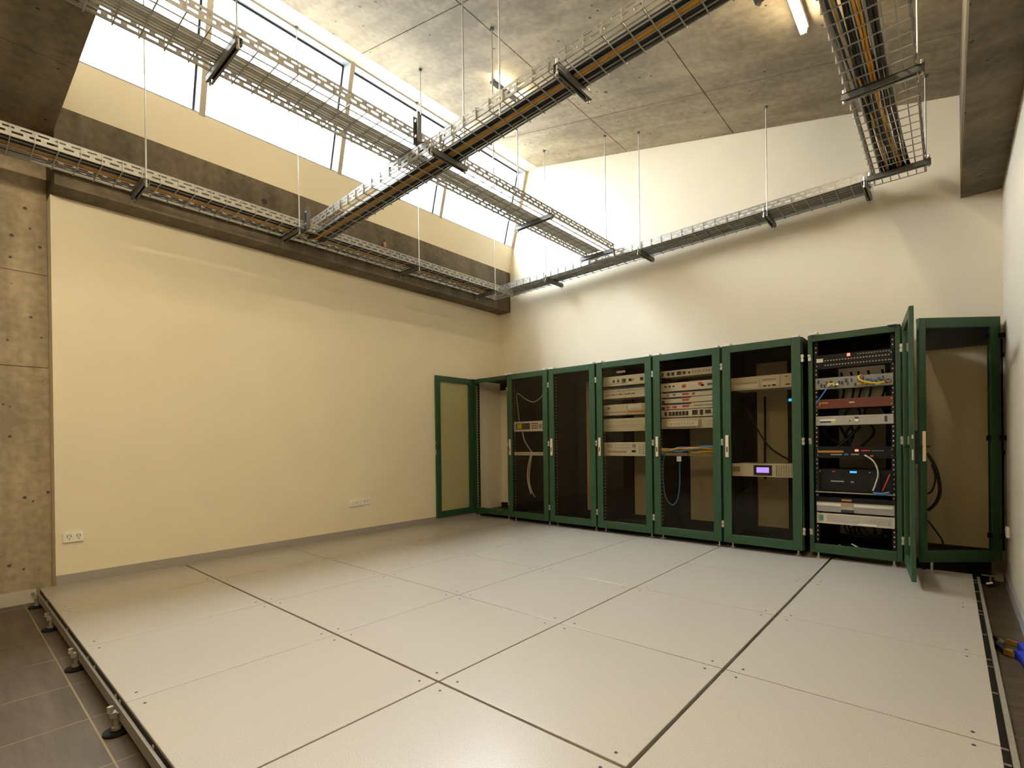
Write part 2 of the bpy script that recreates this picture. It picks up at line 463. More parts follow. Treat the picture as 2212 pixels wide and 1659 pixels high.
# ================================================================ RAISED FLOOR
rf = thing('raised_floor', 'low raised computer floor of large speckled beige panels on steel pedestals', 'raised floor', (3.0, 1.8, ZF))
RO = (3.0, 1.8, ZF)
pu = [W0+0.017, 1.0, 1.997, 2.949, 3.887, 4.893, 5.888]
pv = [-1.03, 0.0, 1.0, 2.0, 3.0, 4.08]
PT = 0.038
def gap_u(i): return {3: 0.0025, 4: 0.0045, 5: 0.0085}.get(i, 0.0018)
def gap_v(j): return {1: 0.0075, 2: 0.0035}.get(j, 0.0022)
screw0 = None
for i in range(6):
    for j in range(6):
        if j == 5 and i == 5: continue
        y0, y1 = (pv[j], pv[j+1]) if j < 5 else (4.08, VB-0.004)
        x0, x1 = pu[i], pu[i+1]
        gx0 = gap_u(i) if i else 0.001
        gx1 = gap_u(i+1) if i < 5 else 0.0
        gy0 = gap_v(j) if j else 0.0
        gy1 = gap_v(j+1) if j < 4 else (0.001 if i < 5 else 0.0)
        c = ((x0+x1)/2, (y0+y1)/2, 0)
        p = box('floor_panel', 'panel', (x0+gx0, y0+gy0, -PT), (x1-gx1, y1-gy1, 0.0), rf, c, loc=(c[0]-RO[0], c[1]-RO[1], -RO[2]), bevel=0.0025)
        if j == 5: continue
        for sx in (x0+0.075, x1-0.075):
            for sy in (y0+0.055, y1-0.055):
                if screw0 is None:
                    mb = MB().cyl((0,0,-0.004), (0,0,0.0008), 0.0068, 10)
                    mb.box(-0.0045, -0.0009, 0.0006, 0.0045, 0.0009, 0.0012)
                    screw0 = mb.build('screw', 'steel', p, loc=(sx-c[0], sy-c[1], 0))
                else:
                    share(screw0, p, (sx-c[0], sy-c[1], 0))
def rel(p): return (p[0]-RO[0], p[1]-RO[1], p[2]-RO[2])
# stringers along the two open edges: channel with a returned lip
mb = MB().box(W0+0.05, -1.046, -0.088, 5.95, -1.034, -0.032).box(W0+0.05, -1.034, -0.088, 5.95, -1.012, -0.080)
mb.build('edge_stringer', 'rail', rf, RO, loc=(0,0,0))
mb = MB().box(5.915, -1.03, -0.075, 5.933, 4.10, -0.018).box(5.897, -1.03, -0.075, 5.915, 4.10, -0.067)
mb.build('edge_stringer', 'rail', rf, RO, loc=(0,0,0))
mb = MB()
for y in (-0.4, -0.02, 0.1, 0.52, 0.93, 1.05, 1.6, 1.95, 2.06, 2.5, 2.95, 3.04, 3.3, 3.6, 3.9, 4.0):
    mb.box(5.888, y-0.006, -0.033, 5.912, y+0.006, -0.029)
mb.build('edge_clip', 'chrome', rf, RO, loc=(0,0,0))['kind'] = 'stuff'
mb = MB()
for x in (0.55, 1.45, 2.12, 2.3, 2.78, 2.86, 3.4, 4.3, 5.2):
    mb.box(x-0.01, -1.036, -0.032, x+0.01, -1.026, -0.018)
mb.build('edge_clip', 'chrome', rf, RO, loc=(0,0,0))['kind'] = 'stuff'
MB().box(5.8885, -1.03, -0.10, 5.914, 4.08, -0.034).box(W0+0.03, -1.032, -0.10, 5.88, -1.0302, -0.012).build('edge_gap_shade', 'black', rf, RO, loc=(0,0,0))  # shade in the open edge gaps put in as black strips
# inner stringers carrying the panel joints
mb = MB()
for j in range(1, 5): mb.box(W0+0.02, pv[j]-0.02, -0.085, 5.88, pv[j]+0.02, -PT-0.001)
for i in range(1, 6): mb.box(pu[i]-0.02, -1.02, -0.085, pu[i]+0.02, 4.06, -PT-0.001)
mb.build('stringer_grid', 'black', rf, RO, loc=(0,0,0))
def pedestal(x, y, first):
    if first is None:
        mb = MB().cyl((0,0,0.012), (0,0,0.09), 0.011, 10)
        mb.cyl((0,0,0.016), (0,0,0.03), 0.02, 6)
        ped = mb.build('pedestal', 'rail', rf, loc=(x-RO[0], y-RO[1], 0))
        MB().ring((0,0), 0.052, 0.022, 0.0, 0.012).ring((0,0), 0.024, 0.003, 0.004, 0.018).build('base_plate', 'blackp', ped)
        MB().box(-0.016, -0.022, 0.075, 0.016, 0.0, 0.1).cyl((0,-0.022,0.1), (0,-0.022,0.128), 0.012, 8).build('bracket', 'chrome', ped)
        return ped
    p = first.copy(); COL.objects.link(p); p.location = Vector((x-RO[0], y-RO[1], 0))*S
    for ch in first.children:
        c = ch.copy(); COL.objects.link(c); c.parent = p
    return p
ped0 = None
for x in (0.16, 0.93, 1.90, 2.90, 3.86, 4.88, 5.86):
    q = pedestal(x, -1.055, ped0); ped0 = ped0 or q
for y in (0.0, 1.0, 2.0, 3.0, 4.02):
    q = pedestal(5.87, y, ped0)
for i in range(1, 6):
    for j in range(1, 5): pedestal(pu[i], pv[j], ped0)

# ================================================================ RACKS
VR, ZB, ZT, RD = 3.955, 0.055, 2.135, 0.645
RB = [0.125, 0.885, 1.635, 2.385, 3.148, 3.930, 4.690]

def build_door(root, x_h, w, sgn, angle, gmat, h0, h1, open_handle=False, y0=-0.022):
    """x_h hinge x in rack coordinates; sgn +1 hinge on the left, -1 on the right"""
    st, tr, brl, th = 0.082, 0.075, 0.090, 0.030
    X = lambda a: sgn*a
    mb = MB()
    mb.box(X(0), 0, h0, X(st), -th, h1).box(X(w-st), 0, h0, X(w), -th, h1)
    mb.box(X(st), 0, h0, X(w-st), -th, h0+brl).box(X(st), 0, h1-tr, X(w-st), -th, h1)
    d = mb.build('door', 'green', root, loc=(x_h, y0, 0), rot=(0, 0, -sgn*math.radians(angle)), bevel=0.004)
    MB().box(X(st-0.006), -0.013, h0+brl-0.006, X(w-st+0.006), -0.019, h1-tr+0.006).build('glass_pane', gmat, d)
    zc = (h0+h1)/2 - 0.02
    if not open_handle:
        hx = w-0.045
        mb = MB().box(X(hx-0.016), -th, zc-0.115, X(hx+0.016), -th-0.016, zc+0.115)
        mb.build('handle', 'handle', d, bevel=0.004)
        MB().box(X(hx-0.005), -th-0.0165, zc-0.06, X(hx+0.005), -th-0.019, zc-0.005).build('lock', 'blackp', d)
    else:
        hx = w-0.03
        MB().box(X(hx-0.018), -th, zc-0.13, X(hx+0.012), -th-0.02, zc+0.12).build('lock', 'blackp', d)
        mb = MB().box(X(hx-0.02), -th-0.045, zc-0.11, X(hx+0.006), -th-0.065, zc+0.115)
        mb.build('handle', 'handle', d, bevel=0.003)
        MB().box(X(hx-0.012), 0.03, zc-0.008, X(hx+0.0), -th-0.09, zc+0.010).build('cam_lever', 'blackp', d)
        for (p, q) in ((-0.10, -0.02), (0.06, 0.09)): MB().box(X(w-0.001), -0.02, zc+p, X(w+0.004), -0.010, zc+q).build('latch', 'chrome', d)
    return d

def build_rack(i, x0, x1, label, door, rear='sides'):
    w = x1-x0
    O = (x0, VR, 0)
    root = thing('equipment_rack', label, 'rack', O, group='green equipment racks along the back wall')
    fw = 0.045
    g = 0.007
    # front frame
    mb = MB().box(g, 0, ZB, fw, 0.04, ZT).box(w-fw, 0, ZB, w-g, 0.04, ZT)
    mb.box(fw, 0, ZB, w-fw, 0.04, ZB+0.085).box(fw, 0, ZT-0.062, w-fw, 0.04, ZT)
    mb.build('front_frame', 'green', root, bevel=0.004)
    if rear != 'none': box('side_panel', 'black', (g, 0.04, ZB), (g+0.014, RD, ZT), root)
    box('side_panel', 'black', (w-g-0.014, 0.04, ZB), (w-g, RD, ZT), root)
    box('top_panel', 'black', (g+0.014, 0.04, ZT-0.02), (w-g-0.014, RD, ZT), root)
    box('bottom_panel', 'black', (g+0.014, 0.04, ZB), (w-g-0.014, RD, ZB+0.03), root)
    mb = MB().box(g+0.014, RD-0.03, ZT-0.13, w-g-0.014, RD, ZT-0.02).box(g+0.014, RD-0.03, ZB+0.03, w-g-0.014, RD, ZB+0.10)
    if rear in ('sides',):
        mb.box(g+0.014, RD-0.03, ZB+0.10, 0.165, RD, ZT-0.13)
        mb.box(w-(0.275 if i == 5 else 0.165), RD-0.03, ZB+0.10, w-g-0.014, RD, ZT-0.13)
    elif rear == 'full':
        mb.box(g+0.014, RD-0.03, ZB+0.10, w-g-0.014, RD, ZT-0.13)
    else:
        mb.box(w-0.05, RD-0.03, ZB+0.10, w-g-0.014, RD, ZT-0.13)
    mb.build('rear_frame', 'black', root)
    for (a, b) in ((0.052, 0.082), (w-0.082, w-0.052)):
        rl = box('mounting_rail', 'black', (a, 0.045, ZB+0.085), (b, 0.07, ZT-0.062), root)
        mb = MB()
        n = 44
        for k in range(n):
            z = ZB+0.12+(ZT-ZB-0.24)*k/(n-1)
            mb.box((a+b)/2-0.0045, 0.0432, z-0.006, (a+b)/2+0.0045, 0.0455, z+0.006)
        mb.build('rail_hole_light', 'white', rl)['kind'] = 'stuff'  # light showing through the rail holes put in as white squares
    for (fx, fy) in ((0.07, 0.05), (w-0.07, 0.05), (0.07, RD-0.06), (w-0.07, RD-0.06)):
        zb = ZF if (x0+fx > 4.9 and fy > 0.3) else 0.0
        MB().cyl((fx, fy, zb), (fx, fy, zb+0.014), 0.022, 10).cyl((fx, fy, zb+0.014), (fx, fy, ZB), 0.009, 8).build('foot', 'chrome', root)
    for tx in (0.0, 1.0):
        a = 0.028 if tx == 0 else w-0.095
        box('tag', 'tag', (a, -0.056, ZT-0.0035), (a+0.066, 0.03, ZT+0.016), root)
    kind = door
    if kind == 'right':       # hinged right, handle left, closed
        build_door(root, w-0.012, w-0.024, -1, 0, 'smoked', ZB+0.004, ZT-0.004)
    elif kind == 'left':
        build_door(root, 0.012, w-0.024, 1, 0, 'smoked', ZB+0.004, ZT-0.004)
    elif kind == 'openleft':
        build_door(root, 0.035, w-0.01, 1, 90, 'doorglass', ZB+0.004, ZT-0.004, True)
    elif kind == 'openright':
        build_door(root, w+0.004, w-0.01, -1, 96.5, 'smoked', ZB+0.004, ZT-0.004, True)
    hz = (1.92, 1.12, 0.25)
    hs = {'right': w, 'left': 0.0, 'openleft': 0.0, 'openright': w}[kind]
    for z in hz:
        o = -0.012 if hs == 0 else -0.004
        MB().box(hs-0.012, -0.05, z-0.03, hs+0.012, -0.001, z-0.008).box(hs-0.012, -0.05, z+0.008, hs+0.012, -0.001, z+0.03).cyl((hs, -0.04, z-0.036), (hs, -0.04, z+0.036), 0.010, 8).build('hinge', 'chrome', root)
    if kind.startswith('open'):
        ks = w-0.022 if kind == 'openleft' else 0.022
        for z in hz:
            MB().box(ks-0.012, -0.012, z-0.028, ks+0.012, 0, z+0.028).box(ks-0.012, -0.03, z+0.012, ks+0.012, -0.012, z+0.028).build('catch', 'chrome', root)
    return root

rack_labels = [
 'empty green rack in the far corner, its glass door swung back against the cream wall',
 'green rack with dark glass, a white panel with a yellow square inside',
 'closed green rack with nothing mounted inside, between two racks with equipment',
 'closed green rack holding five pale units and a white strip label behind the glass',
 'closed green rack with stacked pale units above a tangle of blue and yellow cables',
 'closed green rack holding two pale units, the lower one with a lit violet display',
 'open green rack full of black, maroon, grey and silver units, its door swung forward',
]
doors = ['openleft', 'right', 'right', 'right', 'right', 'right']
rears = ['none', 'full', 'sides', 'sides', 'sides', 'sides']
racks = []
for i in range(6):
    racks.append(build_rack(i, RB[i], RB[i+1], rack_labels[i], doors[i], rears[i]))
racks.append(build_rack(6, 4.722, 5.445, rack_labels[6], 'openright', 'sides'))
o = box('indicator', 'ledblue', (0.495, 0.6125, 1.555), (0.575, 0.6149, 1.585), racks[5]); o['label'] = 'small glowing blue indicator deep in the rack'
box('strip_label', 'tag', (0.255, 0.03, 1.985), (0.375, 0.034, 2.012), racks[3])
box('number_plate', 'ink', (0.2, 0.6, 1.86), (0.42, 0.612, 1.99), racks[1])

# corner rack standing at an angle, its front turned to the room
LX, LY, RX, RY = 5.565, 3.955, 6.088, 4.375
ang = math.atan2(RY-LY, RX-LX); wid = math.hypot(RX-LX, RY-LY)
ck = thing('equipment_rack', 'empty green glazed rack set at an angle in the corner by the white wall', 'rack', (LX, LY, 0), group='green equipment racks along the back wall')
def CW(a, n=0.0):   # along the slanted front, n into the corner
    return (a*math.cos(ang) - n*math.sin(ang), a*math.sin(ang) + n*math.cos(ang))
def cbox(mb, a0, a1, n0, n1, z0, z1):
    q = [CW(a0, n0), CW(a1, n0), CW(a1, n1), CW(a0, n1)]
    return mb.prism(q, 'z', z0, z1)
zt8, zb8 = 2.165, 0.072
mb = MB()
cbox(mb, 0, 0.055, 0, 0.035, zb8, zt8); cbox(mb, wid-0.085, wid, 0, 0.035, zb8, zt8)
cbox(mb, 0.055, wid-0.085, 0, 0.035, zb8, zb8+0.10); cbox(mb, 0.055, wid-0.085, 0, 0.035, zt8-0.085, zt8)
mb.build('front_frame', 'green', ck, bevel=0.004)
cbox(MB(), 0.05, wid-0.08, 0.014, 0.020, zb8+0.094, zt8-0.079).build('glass_pane', 'smoked', ck)
ybk = VB - LY - 0.012
c0, c1 = CW(0, 0.036), CW(wid, 0.036)
for nm, z0, z1 in (('top_panel', zt8-0.03, zt8-0.004), ('bottom_panel', zb8, zb8+0.03)):
    MB().prism([c0, c1, (c1[0], ybk), (c0[0], ybk)], 'z', z0, z1).build(nm, 'black', ck)
MB().box(c0[0], ybk-0.03, zt8-0.2, c1[0], ybk, zt8-0.03).box(c0[0], ybk-0.03, zb8+0.03, c1[0], ybk, zb8+0.07).build('rear_frame', 'black', ck)
cbox(MB(), 0.02, wid-0.02, 0.10, 0.14, ZF+0.004, zb8).build('gap_shade_sheet', 'black', ck)  # dark gap under the rack, its shade put in as an added black sheet
MB().box(c1[0]-0.02, c1[1]+0.005, zb8+0.03, c1[0], c1[1]+0.05, zt8-0.03).build('post', 'black', ck)
for z in (2.0, 1.13, 0.30):
    mb = MB(); cbox(mb, wid-0.02, wid+0.022, -0.02, 0.012, z-0.022, z+0.022)
    mb.build('hinge', 'blackp', ck)
    mb = MB(); cbox(mb, wid-0.10, wid-0.085, 0.0, 0.03, z-0.022, z+0.022)
    mb.build('bolt', 'blackp', ck)
for (a, n) in ((wid-0.07, 0.05), (0.06, 0.06), (0.35, 0.16)):
    px, py = CW(a, n)
    mb = MB().cyl((px-0.012, py, ZF+0.032), (px+0.012, py, ZF+0.032), 0.032, 14)
    mb.box(px-0.02, py-0.03, ZF+0.05, px+0.02, py+0.03, ZF+0.075).cyl((px, py, ZF+0.07), (px, py, zb8), 0.016, 10)
    c = mb.build('caster', 'blackp', ck)
    if a > wid-0.1:
        MB().box(px-0.05, py-0.075, ZF+0.10, px+0.05, py-0.05, ZF+0.106).cyl((px+0.005, py-0.05, ZF+0.045), (px+0.005, py-0.05, ZF+0.10), 0.008, 8).cyl((px-0.02, py-0.06, ZF+0.03), (px+0.02, py-0.06, ZF+0.045), 0.014, 10).build('brake_pedal', 'chrome', c)
mb = MB().cyl((CW(0.1,0.02)[0], CW(0.1,0.02)[1], 0.0), (CW(0.1,0.02)[0], CW(0.1,0.02)[1], zb8), 0.01, 8)
mb.build('foot', 'chrome', ck)

# ---------------------------------------------------------------- rack units
YD = 0.052                                # unit face behind the rack front
def unit(rk, z0, z1, name, label, cat, mat, decor, depth=0.36, group='units mounted in the racks', ears=True, inset=0.062, proud=0.0):
    rx = rk['x0']; w = rk['w']
    x0, x1 = inset, w-inset
    y = VR + YD - 0.02 - proud
    O = (rx+x0, y, z0)
    root = thing(name, label, cat, O, group=group)
    W, H = x1-x0, z1-z0
    MB().box(0, 0, 0.002, W, 0.012, H-0.002).box(0.03, 0.012, 0.006, W-0.03, depth, H-0.006).build('chassis', mat, root, bevel=0.002)
    for nm, dm, th, rects in decor:
        mb = MB()
        for (a, b, c, d) in rects:
            mb.box(a*W, -th, b*H, c*W, 0.0005, d*H)
        o = mb.build(nm, dm, root)
        if len(rects) > 1: o['kind'] = 'stuff'
    if ears:
        mb = MB()
        for ex in (0.014, W-0.014):
            for ez in (0.25, 0.75): mb.cyl((ex, 0.0005, ez*H), (ex, -0.004, ez*H), 0.005, 6)
        mb.build('fixing_screws', 'chrome', root)['kind'] = 'stuff'
    return root
for rk, (a, b) in zip(racks, [(RB[i], RB[i+1]) for i in range(6)] + [(4.722, 5.445)]):
    rk['x0'] = a; rk['w'] = b-a
def grid(x0, z0, x1, z1, nx, nz, fx=0.7, fz=0.6):
    out = []
    for i in range(nx):
        for j in range(nz):
            a = x0+(x1-x0)*(i+0.5)/nx; c = z0+(z1-z0)*(j+0.5)/nz
            hw, hh = (x1-x0)/nx*fx/2, (z1-z0)/nz*fz/2
            out.append((a-hw, c-hh, a+hw, c+hh))
    return out
def scatter(x0, z0, x1, z1, n, wmin, wmax, h, seed):
    rnd = random.Random(seed); out = []
    for k in range(n):
        a = x0+(x1-x0)*(k+rnd.uniform(0.1, 0.5))/n; wv = rnd.uniform(wmin, wmax); c = rnd.uniform(z0, z1-h)
        out.append((a, c, a+wv, c+h*rnd.uniform(0.7, 1)))
    return out

r2, r4, r5, r6, r7 = racks[1], racks[3], racks[4], racks[5], racks[6]
# rack two
unit(r2, 1.297, 1.443, 'power_controller', 'white panel with a yellow square on its dark window, behind dark rack glass', 'controller', 'white', [
  ('display_window', 'ink', 0.003, [(0.06, 0.2, 0.48, 0.82)]), ('yellow_square', 'yellow', 0.005, [(0.1, 0.28, 0.24, 0.76)]),
  ('button', 'maroon', 0.004, grid(0.52, 0.2, 0.72, 0.85, 4, 3)), ('label', 'bluecable', 0.003, [(0.84, 0.15, 0.97, 0.85)]), ('small_label', 'greyline', 0.003, [(0.74, 0.25, 0.82, 0.7)])])
unit(r2, 0.953, 1.003, 'patch_panel', 'thin pale patch panel with white cables hanging below it, in the second rack', 'patch panel', 'white', [
  ('port_row', 'greyline', 0.002, grid(0.06, 0.25, 0.95, 0.8, 16, 1))], depth=0.2)
# rack four
unit(r4, 1.828, 1.952, 'patch_panel', 'pale unit with one orange port among dark ones, uppermost of five', 'patch panel', 'white', [
  ('port', 'ink', 0.003, [(0.22,0.35,0.26,0.6),(0.32,0.35,0.36,0.6),(0.42,0.3,0.5,0.65),(0.56,0.35,0.62,0.62),(0.8,0.35,0.86,0.62)]),
  ('orange_port', 'orange', 0.004, [(0.63,0.36,0.67,0.6)]), ('port_row', 'greyline', 0.002, grid(0.15, 0.15, 0.55, 0.3, 8, 1))])
unit(r4, 1.672, 1.805, 'patch_panel', 'pale patch unit with a blue top edge, second of five in its rack', 'patch panel', 'beige', [
  ('blue_edge', 'navy', 0.003, [(0.01, 0.86, 0.99, 0.99)]), ('port_row', 'ink', 0.003, scatter(0.04, 0.3, 0.7, 0.42, 16, 0.014, 0.028, 0.1, 3)), ('upper_port_row', 'greyline', 0.002, scatter(0.05, 0.6, 0.95, 0.75, 16, 0.02, 0.04, 0.1, 4))])
unit(r4, 1.463, 1.60, 'disc_unit', 'beige unit with a drive bay, third down in the rack with a strip label', 'rack unit', 'beige', [
  ('drive_bay', 'white', 0.004, [(0.53, 0.55, 0.82, 0.9)]), ('slot', 'greyline', 0.003, [(0.04, 0.22, 0.5, 0.34),(0.515,0.05,0.525,0.95),(0.84,0.1,0.85,0.9)]), ('knob', 'ink', 0.006, [(0.1, 0.6, 0.15, 0.75)]), ('tan_strip', 'copper', 0.003, [(0.54,0.18,0.95,0.36)])])
unit(r4, 1.262, 1.425, 'patch_panel', 'plain pale unit lined with fine rows, fourth down in the rack with a strip label', 'patch panel', 'beige', [
  ('port_row', 'greyline', 0.002, grid(0.05, 0.72, 0.8, 0.78, 24, 1)), ('lower_port_row', 'greyline', 0.002, grid(0.05, 0.25, 0.8, 0.55, 24, 2, 0.7, 0.22)), ('label', 'greydev', 0.003, [(0.86, 0.1, 0.97, 0.38)])])
unit(r4, 0.958, 1.13, 'controller_unit', 'lowest pale unit of the five in one rack, with two dark square keys', 'rack unit', 'white', [
  ('key', 'ink', 0.004, [(0.61,0.28,0.69,0.42)]), ('upper_key', 'greydev', 0.004, [(0.62,0.62,0.69,0.86)]), ('print', 'greyline', 0.002, grid(0.1, 0.2, 0.5, 0.42, 12, 1) + [(0.25,0.58,0.6,0.61),(0.25,0.8,0.6,0.83)] + grid(0.08, 0.6, 0.2, 0.86, 3, 2)), ('side_print', 'greyline', 0.002, grid(0.74, 0.15, 0.96, 0.9, 3, 6, 0.6, 0.25))])
# rack five
unit(r5, 1.868, 1.948, 'patch_panel', 'thin pale socket strip at the top of the rack with the cable tangle', 'patch panel', 'beige', [
  ('socket', 'ink', 0.004, [(0.03,0.2,0.06,0.75),(0.13,0.25,0.18,0.7),(0.21,0.25,0.26,0.7),(0.31,0.25,0.38,0.75),(0.42,0.3,0.46,0.7),(0.51,0.3,0.54,0.6)]), ('amber_socket', 'brass', 0.005, [(0.055,0.2,0.07,0.75),(0.39,0.25,0.42,0.7)]), ('small_socket', 'greyline', 0.003, grid(0.56,0.25,0.98,0.75,9,1,0.5))])
zz = [(1.705, 1.805), (1.637, 1.70), (1.570, 1.634), (1.498, 1.566)]
nmz = ['uppermost pale switch of the stack of four, a red connector on its face', 'second pale switch in the stack of four, red lettering at its middle', 'third pale switch in the stack of four, plain on its outer half', 'lowest pale switch in the stack of four, small red sockets along it']
for k, (a, b) in enumerate(zz):
    dec = [('navy_strip', 'navy', 0.003, [(0.05, 0.8, 0.55 if k > 1 else 0.97, 0.98)])]
    if k == 0: dec = [('port', 'ink', 0.004, [(0.08,0.5,0.12,0.68),(0.16,0.5,0.19,0.68),(0.23,0.5,0.26,0.68),(0.72,0.35,0.77,0.6)]), ('red_connector', 'redink', 0.006, [(0.4,0.4,0.46,0.7),(0.68,0.5,0.74,0.8)]), ('blue_label', 'bluecable', 0.003, [(0.83,0.4,0.92,0.62)])]
    else: dec += [('red_mark', 'redink', 0.003, [(0.4,0.3,0.52,0.62)] + ([(0.12,0.25,0.16,0.6),(0.57,0.25,0.62,0.62)] if k == 1 else ([(0.1,0.2,0.18,0.55),(0.22,0.2,0.3,0.55)] if k == 3 else []))), ('port', 'ink', 0.004, [(0.23,0.35,0.28,0.55)] if k == 1 else [(0.03,0.1,0.08,0.5)])]
    if k == 3: dec.append(('port_row', 'greyline', 0.003, grid(0.6, 0.25, 0.97, 0.75, 10, 1)))
    unit(r5, a, b, 'network_switch', nmz[k], 'switch', 'white', dec)
unit(r5, 1.405, 1.494, 'patch_panel', 'pale unit with a row of large black sockets below the four switches', 'patch panel', 'white', [
  ('socket', 'ink', 0.005, [(0.08,0.25,0.12,0.75)] + grid(0.15, 0.2, 0.51, 0.8, 6, 1, 0.75, 0.9) + [(0.57,0.25,0.66,0.85),(0.7,0.2,0.75,0.85),(0.79,0.35,0.88,0.8)])])
unit(r5, 1.274, 1.398, 'module_unit', 'pale unit with a raised ribbed module, above the cable tangle', 'rack unit', 'beige', [
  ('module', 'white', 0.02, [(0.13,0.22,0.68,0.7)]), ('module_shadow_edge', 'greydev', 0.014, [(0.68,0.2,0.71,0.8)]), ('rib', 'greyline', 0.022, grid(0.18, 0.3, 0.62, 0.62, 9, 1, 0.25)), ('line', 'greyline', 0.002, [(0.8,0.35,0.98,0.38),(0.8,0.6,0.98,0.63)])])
unit(r5, 0.965, 1.005, 'cable_manager', 'thin pale bar that the blue and yellow cables lie on', 'cable manager', 'beige', [('ring', 'greydev', 0.05, [(0.05,0.1,0.06,0.9),(0.5,0.1,0.51,0.9),(0.94,0.1,0.95,0.9)])], depth=0.1, ears=False)
# rack six
unit(r6, 1.657, 1.797, 'disc_unit', 'beige unit with long drive slots, the upper of two in the last closed rack', 'rack unit', 'beige', [
  ('drive_tray', 'white', 0.004, [(0.08,0.12,0.44,0.42)]), ('slot', 'greyline', 0.003, [(0.08,0.5,0.42,0.56),(0.46,0.08,0.465,0.92),(0.76,0.05,0.77,0.95)]), ('vent', 'greyline', 0.003, [(0.5,0.62,0.7,0.72)]), ('key', 'ink', 0.004, [(0.52,0.18,0.56,0.27),(0.59,0.18,0.62,0.27),(0.65,0.18,0.7,0.3),(0.84,0.18,0.9,0.27),(0.92,0.18,0.97,0.27),(0.84,0.75,0.87,0.83)]), ('cover', 'white', 0.003, [(0.5,0.3,0.72,0.5)])])
u6 = unit(r6, 0.757, 0.895, 'control_panel', 'pale alarm panel with a lit violet display and a keypad grid', 'controller', 'white', [
  ('display_bezel', 'lcdframe', 0.006, [(0.36,0.12,0.63,0.88)]), ('display', 'lcd', 0.0075, [(0.405,0.32,0.59,0.72)]), ('button_grid', 'greydev', 0.005, grid(0.68,0.08,0.99,0.92,9,6,0.5,0.6)), ('name_plate', 'greyline', 0.003, [(0.03,0.35,0.15,0.75)])])
# rack seven (open)
unit(r7, 1.803, 1.938, 'patch_panel', 'black patch panel at the top of the open rack, a red lamp on it', 'patch panel', 'blackp', [
  ('port_row', 'greyline', 0.002, grid(0.12,0.2,0.97,0.34,22,1,0.5)), ('upper_port_row', 'greyline', 0.002, grid(0.12,0.52,0.97,0.66,22,1,0.5)), ('white_logo', 'tag', 0.003, [(0.02,0.5,0.11,0.76)]), ('lamp', 'ledred', 0.006, [(0.43,0.76,0.47,0.96)]), ('third_port_row', 'greyline', 0.002, grid(0.55,0.8,0.97,0.9,12,1,0.5))], depth=0.12)
unit(r7, 1.610, 1.722, 'patch_panel', 'grey patch panel crowded with yellow and blue plugs, second in the open rack', 'patch panel', 'darkcable', [
  ('port', 'ink', 0.003, scatter(0.02,0.1,0.98,0.9,24,0.014,0.03,0.35,11)), ('blue_plug', 'bluecable', 0.02, scatter(0.55,0.35,0.95,0.8,8,0.02,0.03,0.2,12)), ('orange_plug', 'orange', 0.02, [(0.56,0.2,0.62,0.36),(0.64,0.22,0.68,0.34),(0.92,0.3,0.97,0.48)]), ('yellow_plug', 'yellow', 0.024, [(0.17,0.26,0.27,0.5)]), ('white_plug', 'tag', 0.02, [(0.28,0.3,0.32,0.42),(0.78,0.12,0.84,0.24)])], depth=0.12)
unit(r7, 1.425, 1.517, 'amplifier', 'dark maroon flat unit in the open rack', 'rack unit', 'maroon', [
  ('gold_print', 'brass', 0.002, [(0.05,0.35,0.07,0.75),(0.08,0.55,0.17,0.68)]), ('pale_print', 'handle', 0.002, [(0.45,0.5,0.52,0.62)])])
unit(r7, 1.266, 1.358, 'power_unit', 'flat grey unit with a yellow-green sticker in the open rack', 'rack unit', 'greydev', [
  ('label', 'navy', 0.002, [(0.06,0.3,0.21,0.45)]), ('white_label', 'tag', 0.002, [(0.06,0.48,0.27,0.66)]), ('green_sticker', plain('lime_sticker', (0.5,0.62,0.05), 0.5), 0.002, [(0.21,0.26,0.28,0.46)]), ('switch', 'tag', 0.01, [(0.52,0.35,0.57,0.6)]), ('socket', 'ink', 0.004, [(0.52,0.62,0.57,0.8),(0.89,0.25,0.92,0.8),(0.45,0.35,0.465,0.5)]), ('print', 'greyline', 0.002, [(0.6,0.7,0.64,0.8),(0.66,0.74,0.8,0.82)])])
unit(r7, 0.957, 1.069, 'receiver_unit', 'black unit with a glowing red lamp and a yellow strip in the open rack', 'rack unit', 'blackp', [
  ('yellow_strip', 'brass', 0.003, [(0.02,0.48,0.37,0.64)]), ('lamp', 'ledred', 0.006, [(0.52,0.58,0.565,0.74)]), ('red_print', 'redink', 0.003, [(0.6,0.6,0.71,0.7),(0.71,0.14,0.75,0.28)]), ('blue_print', 'bluecable', 0.003, [(0.38,0.26,0.43,0.4)]), ('grey_print', 'greyline', 0.003, [(0.2,0.26,0.35,0.36),(0.47,0.28,0.57,0.38),(0.73,0.62,0.88,0.66)])])
unit(r7, 0.645, 0.856, 'server', 'tall black box unit with small blue and red lamps on a rack shelf', 'server', 'blackp', [
  ('blue_lamp', 'ledblue', 0.003, [(0.45,0.84,0.54,0.92)]), ('red_lamp', 'redink', 0.003, [(0.21,0.86,0.25,0.92)]), ('slot', 'greydev', 0.003, [(0.19,0.43,0.37,0.48)]), ('badge', 'greydev', 0.003, [(0.46,0.41,0.5,0.47),(0.02,0.86,0.045,0.92),(0.7,0.86,0.73,0.9)]), ('end_cap', 'black', 0.02, [(0.0,0.02,0.03,0.95),(0.72,0.05,0.84,0.92)])], ears=False, inset=0.07)
sh = thing('rack_shelf', 'thin steel shelf under the tall black box in the open rack', 'shelf', (4.722+0.055, VR+0.02, 0.63), group='units mounted in the racks')
MB().box(0, 0, 0, 0.613, 0.4, 0.008).build('tray', 'black', sh); MB().box(0, -0.004, 0.0, 0.613, 0.0, 0.012).build('front_lip', 'rail', sh)
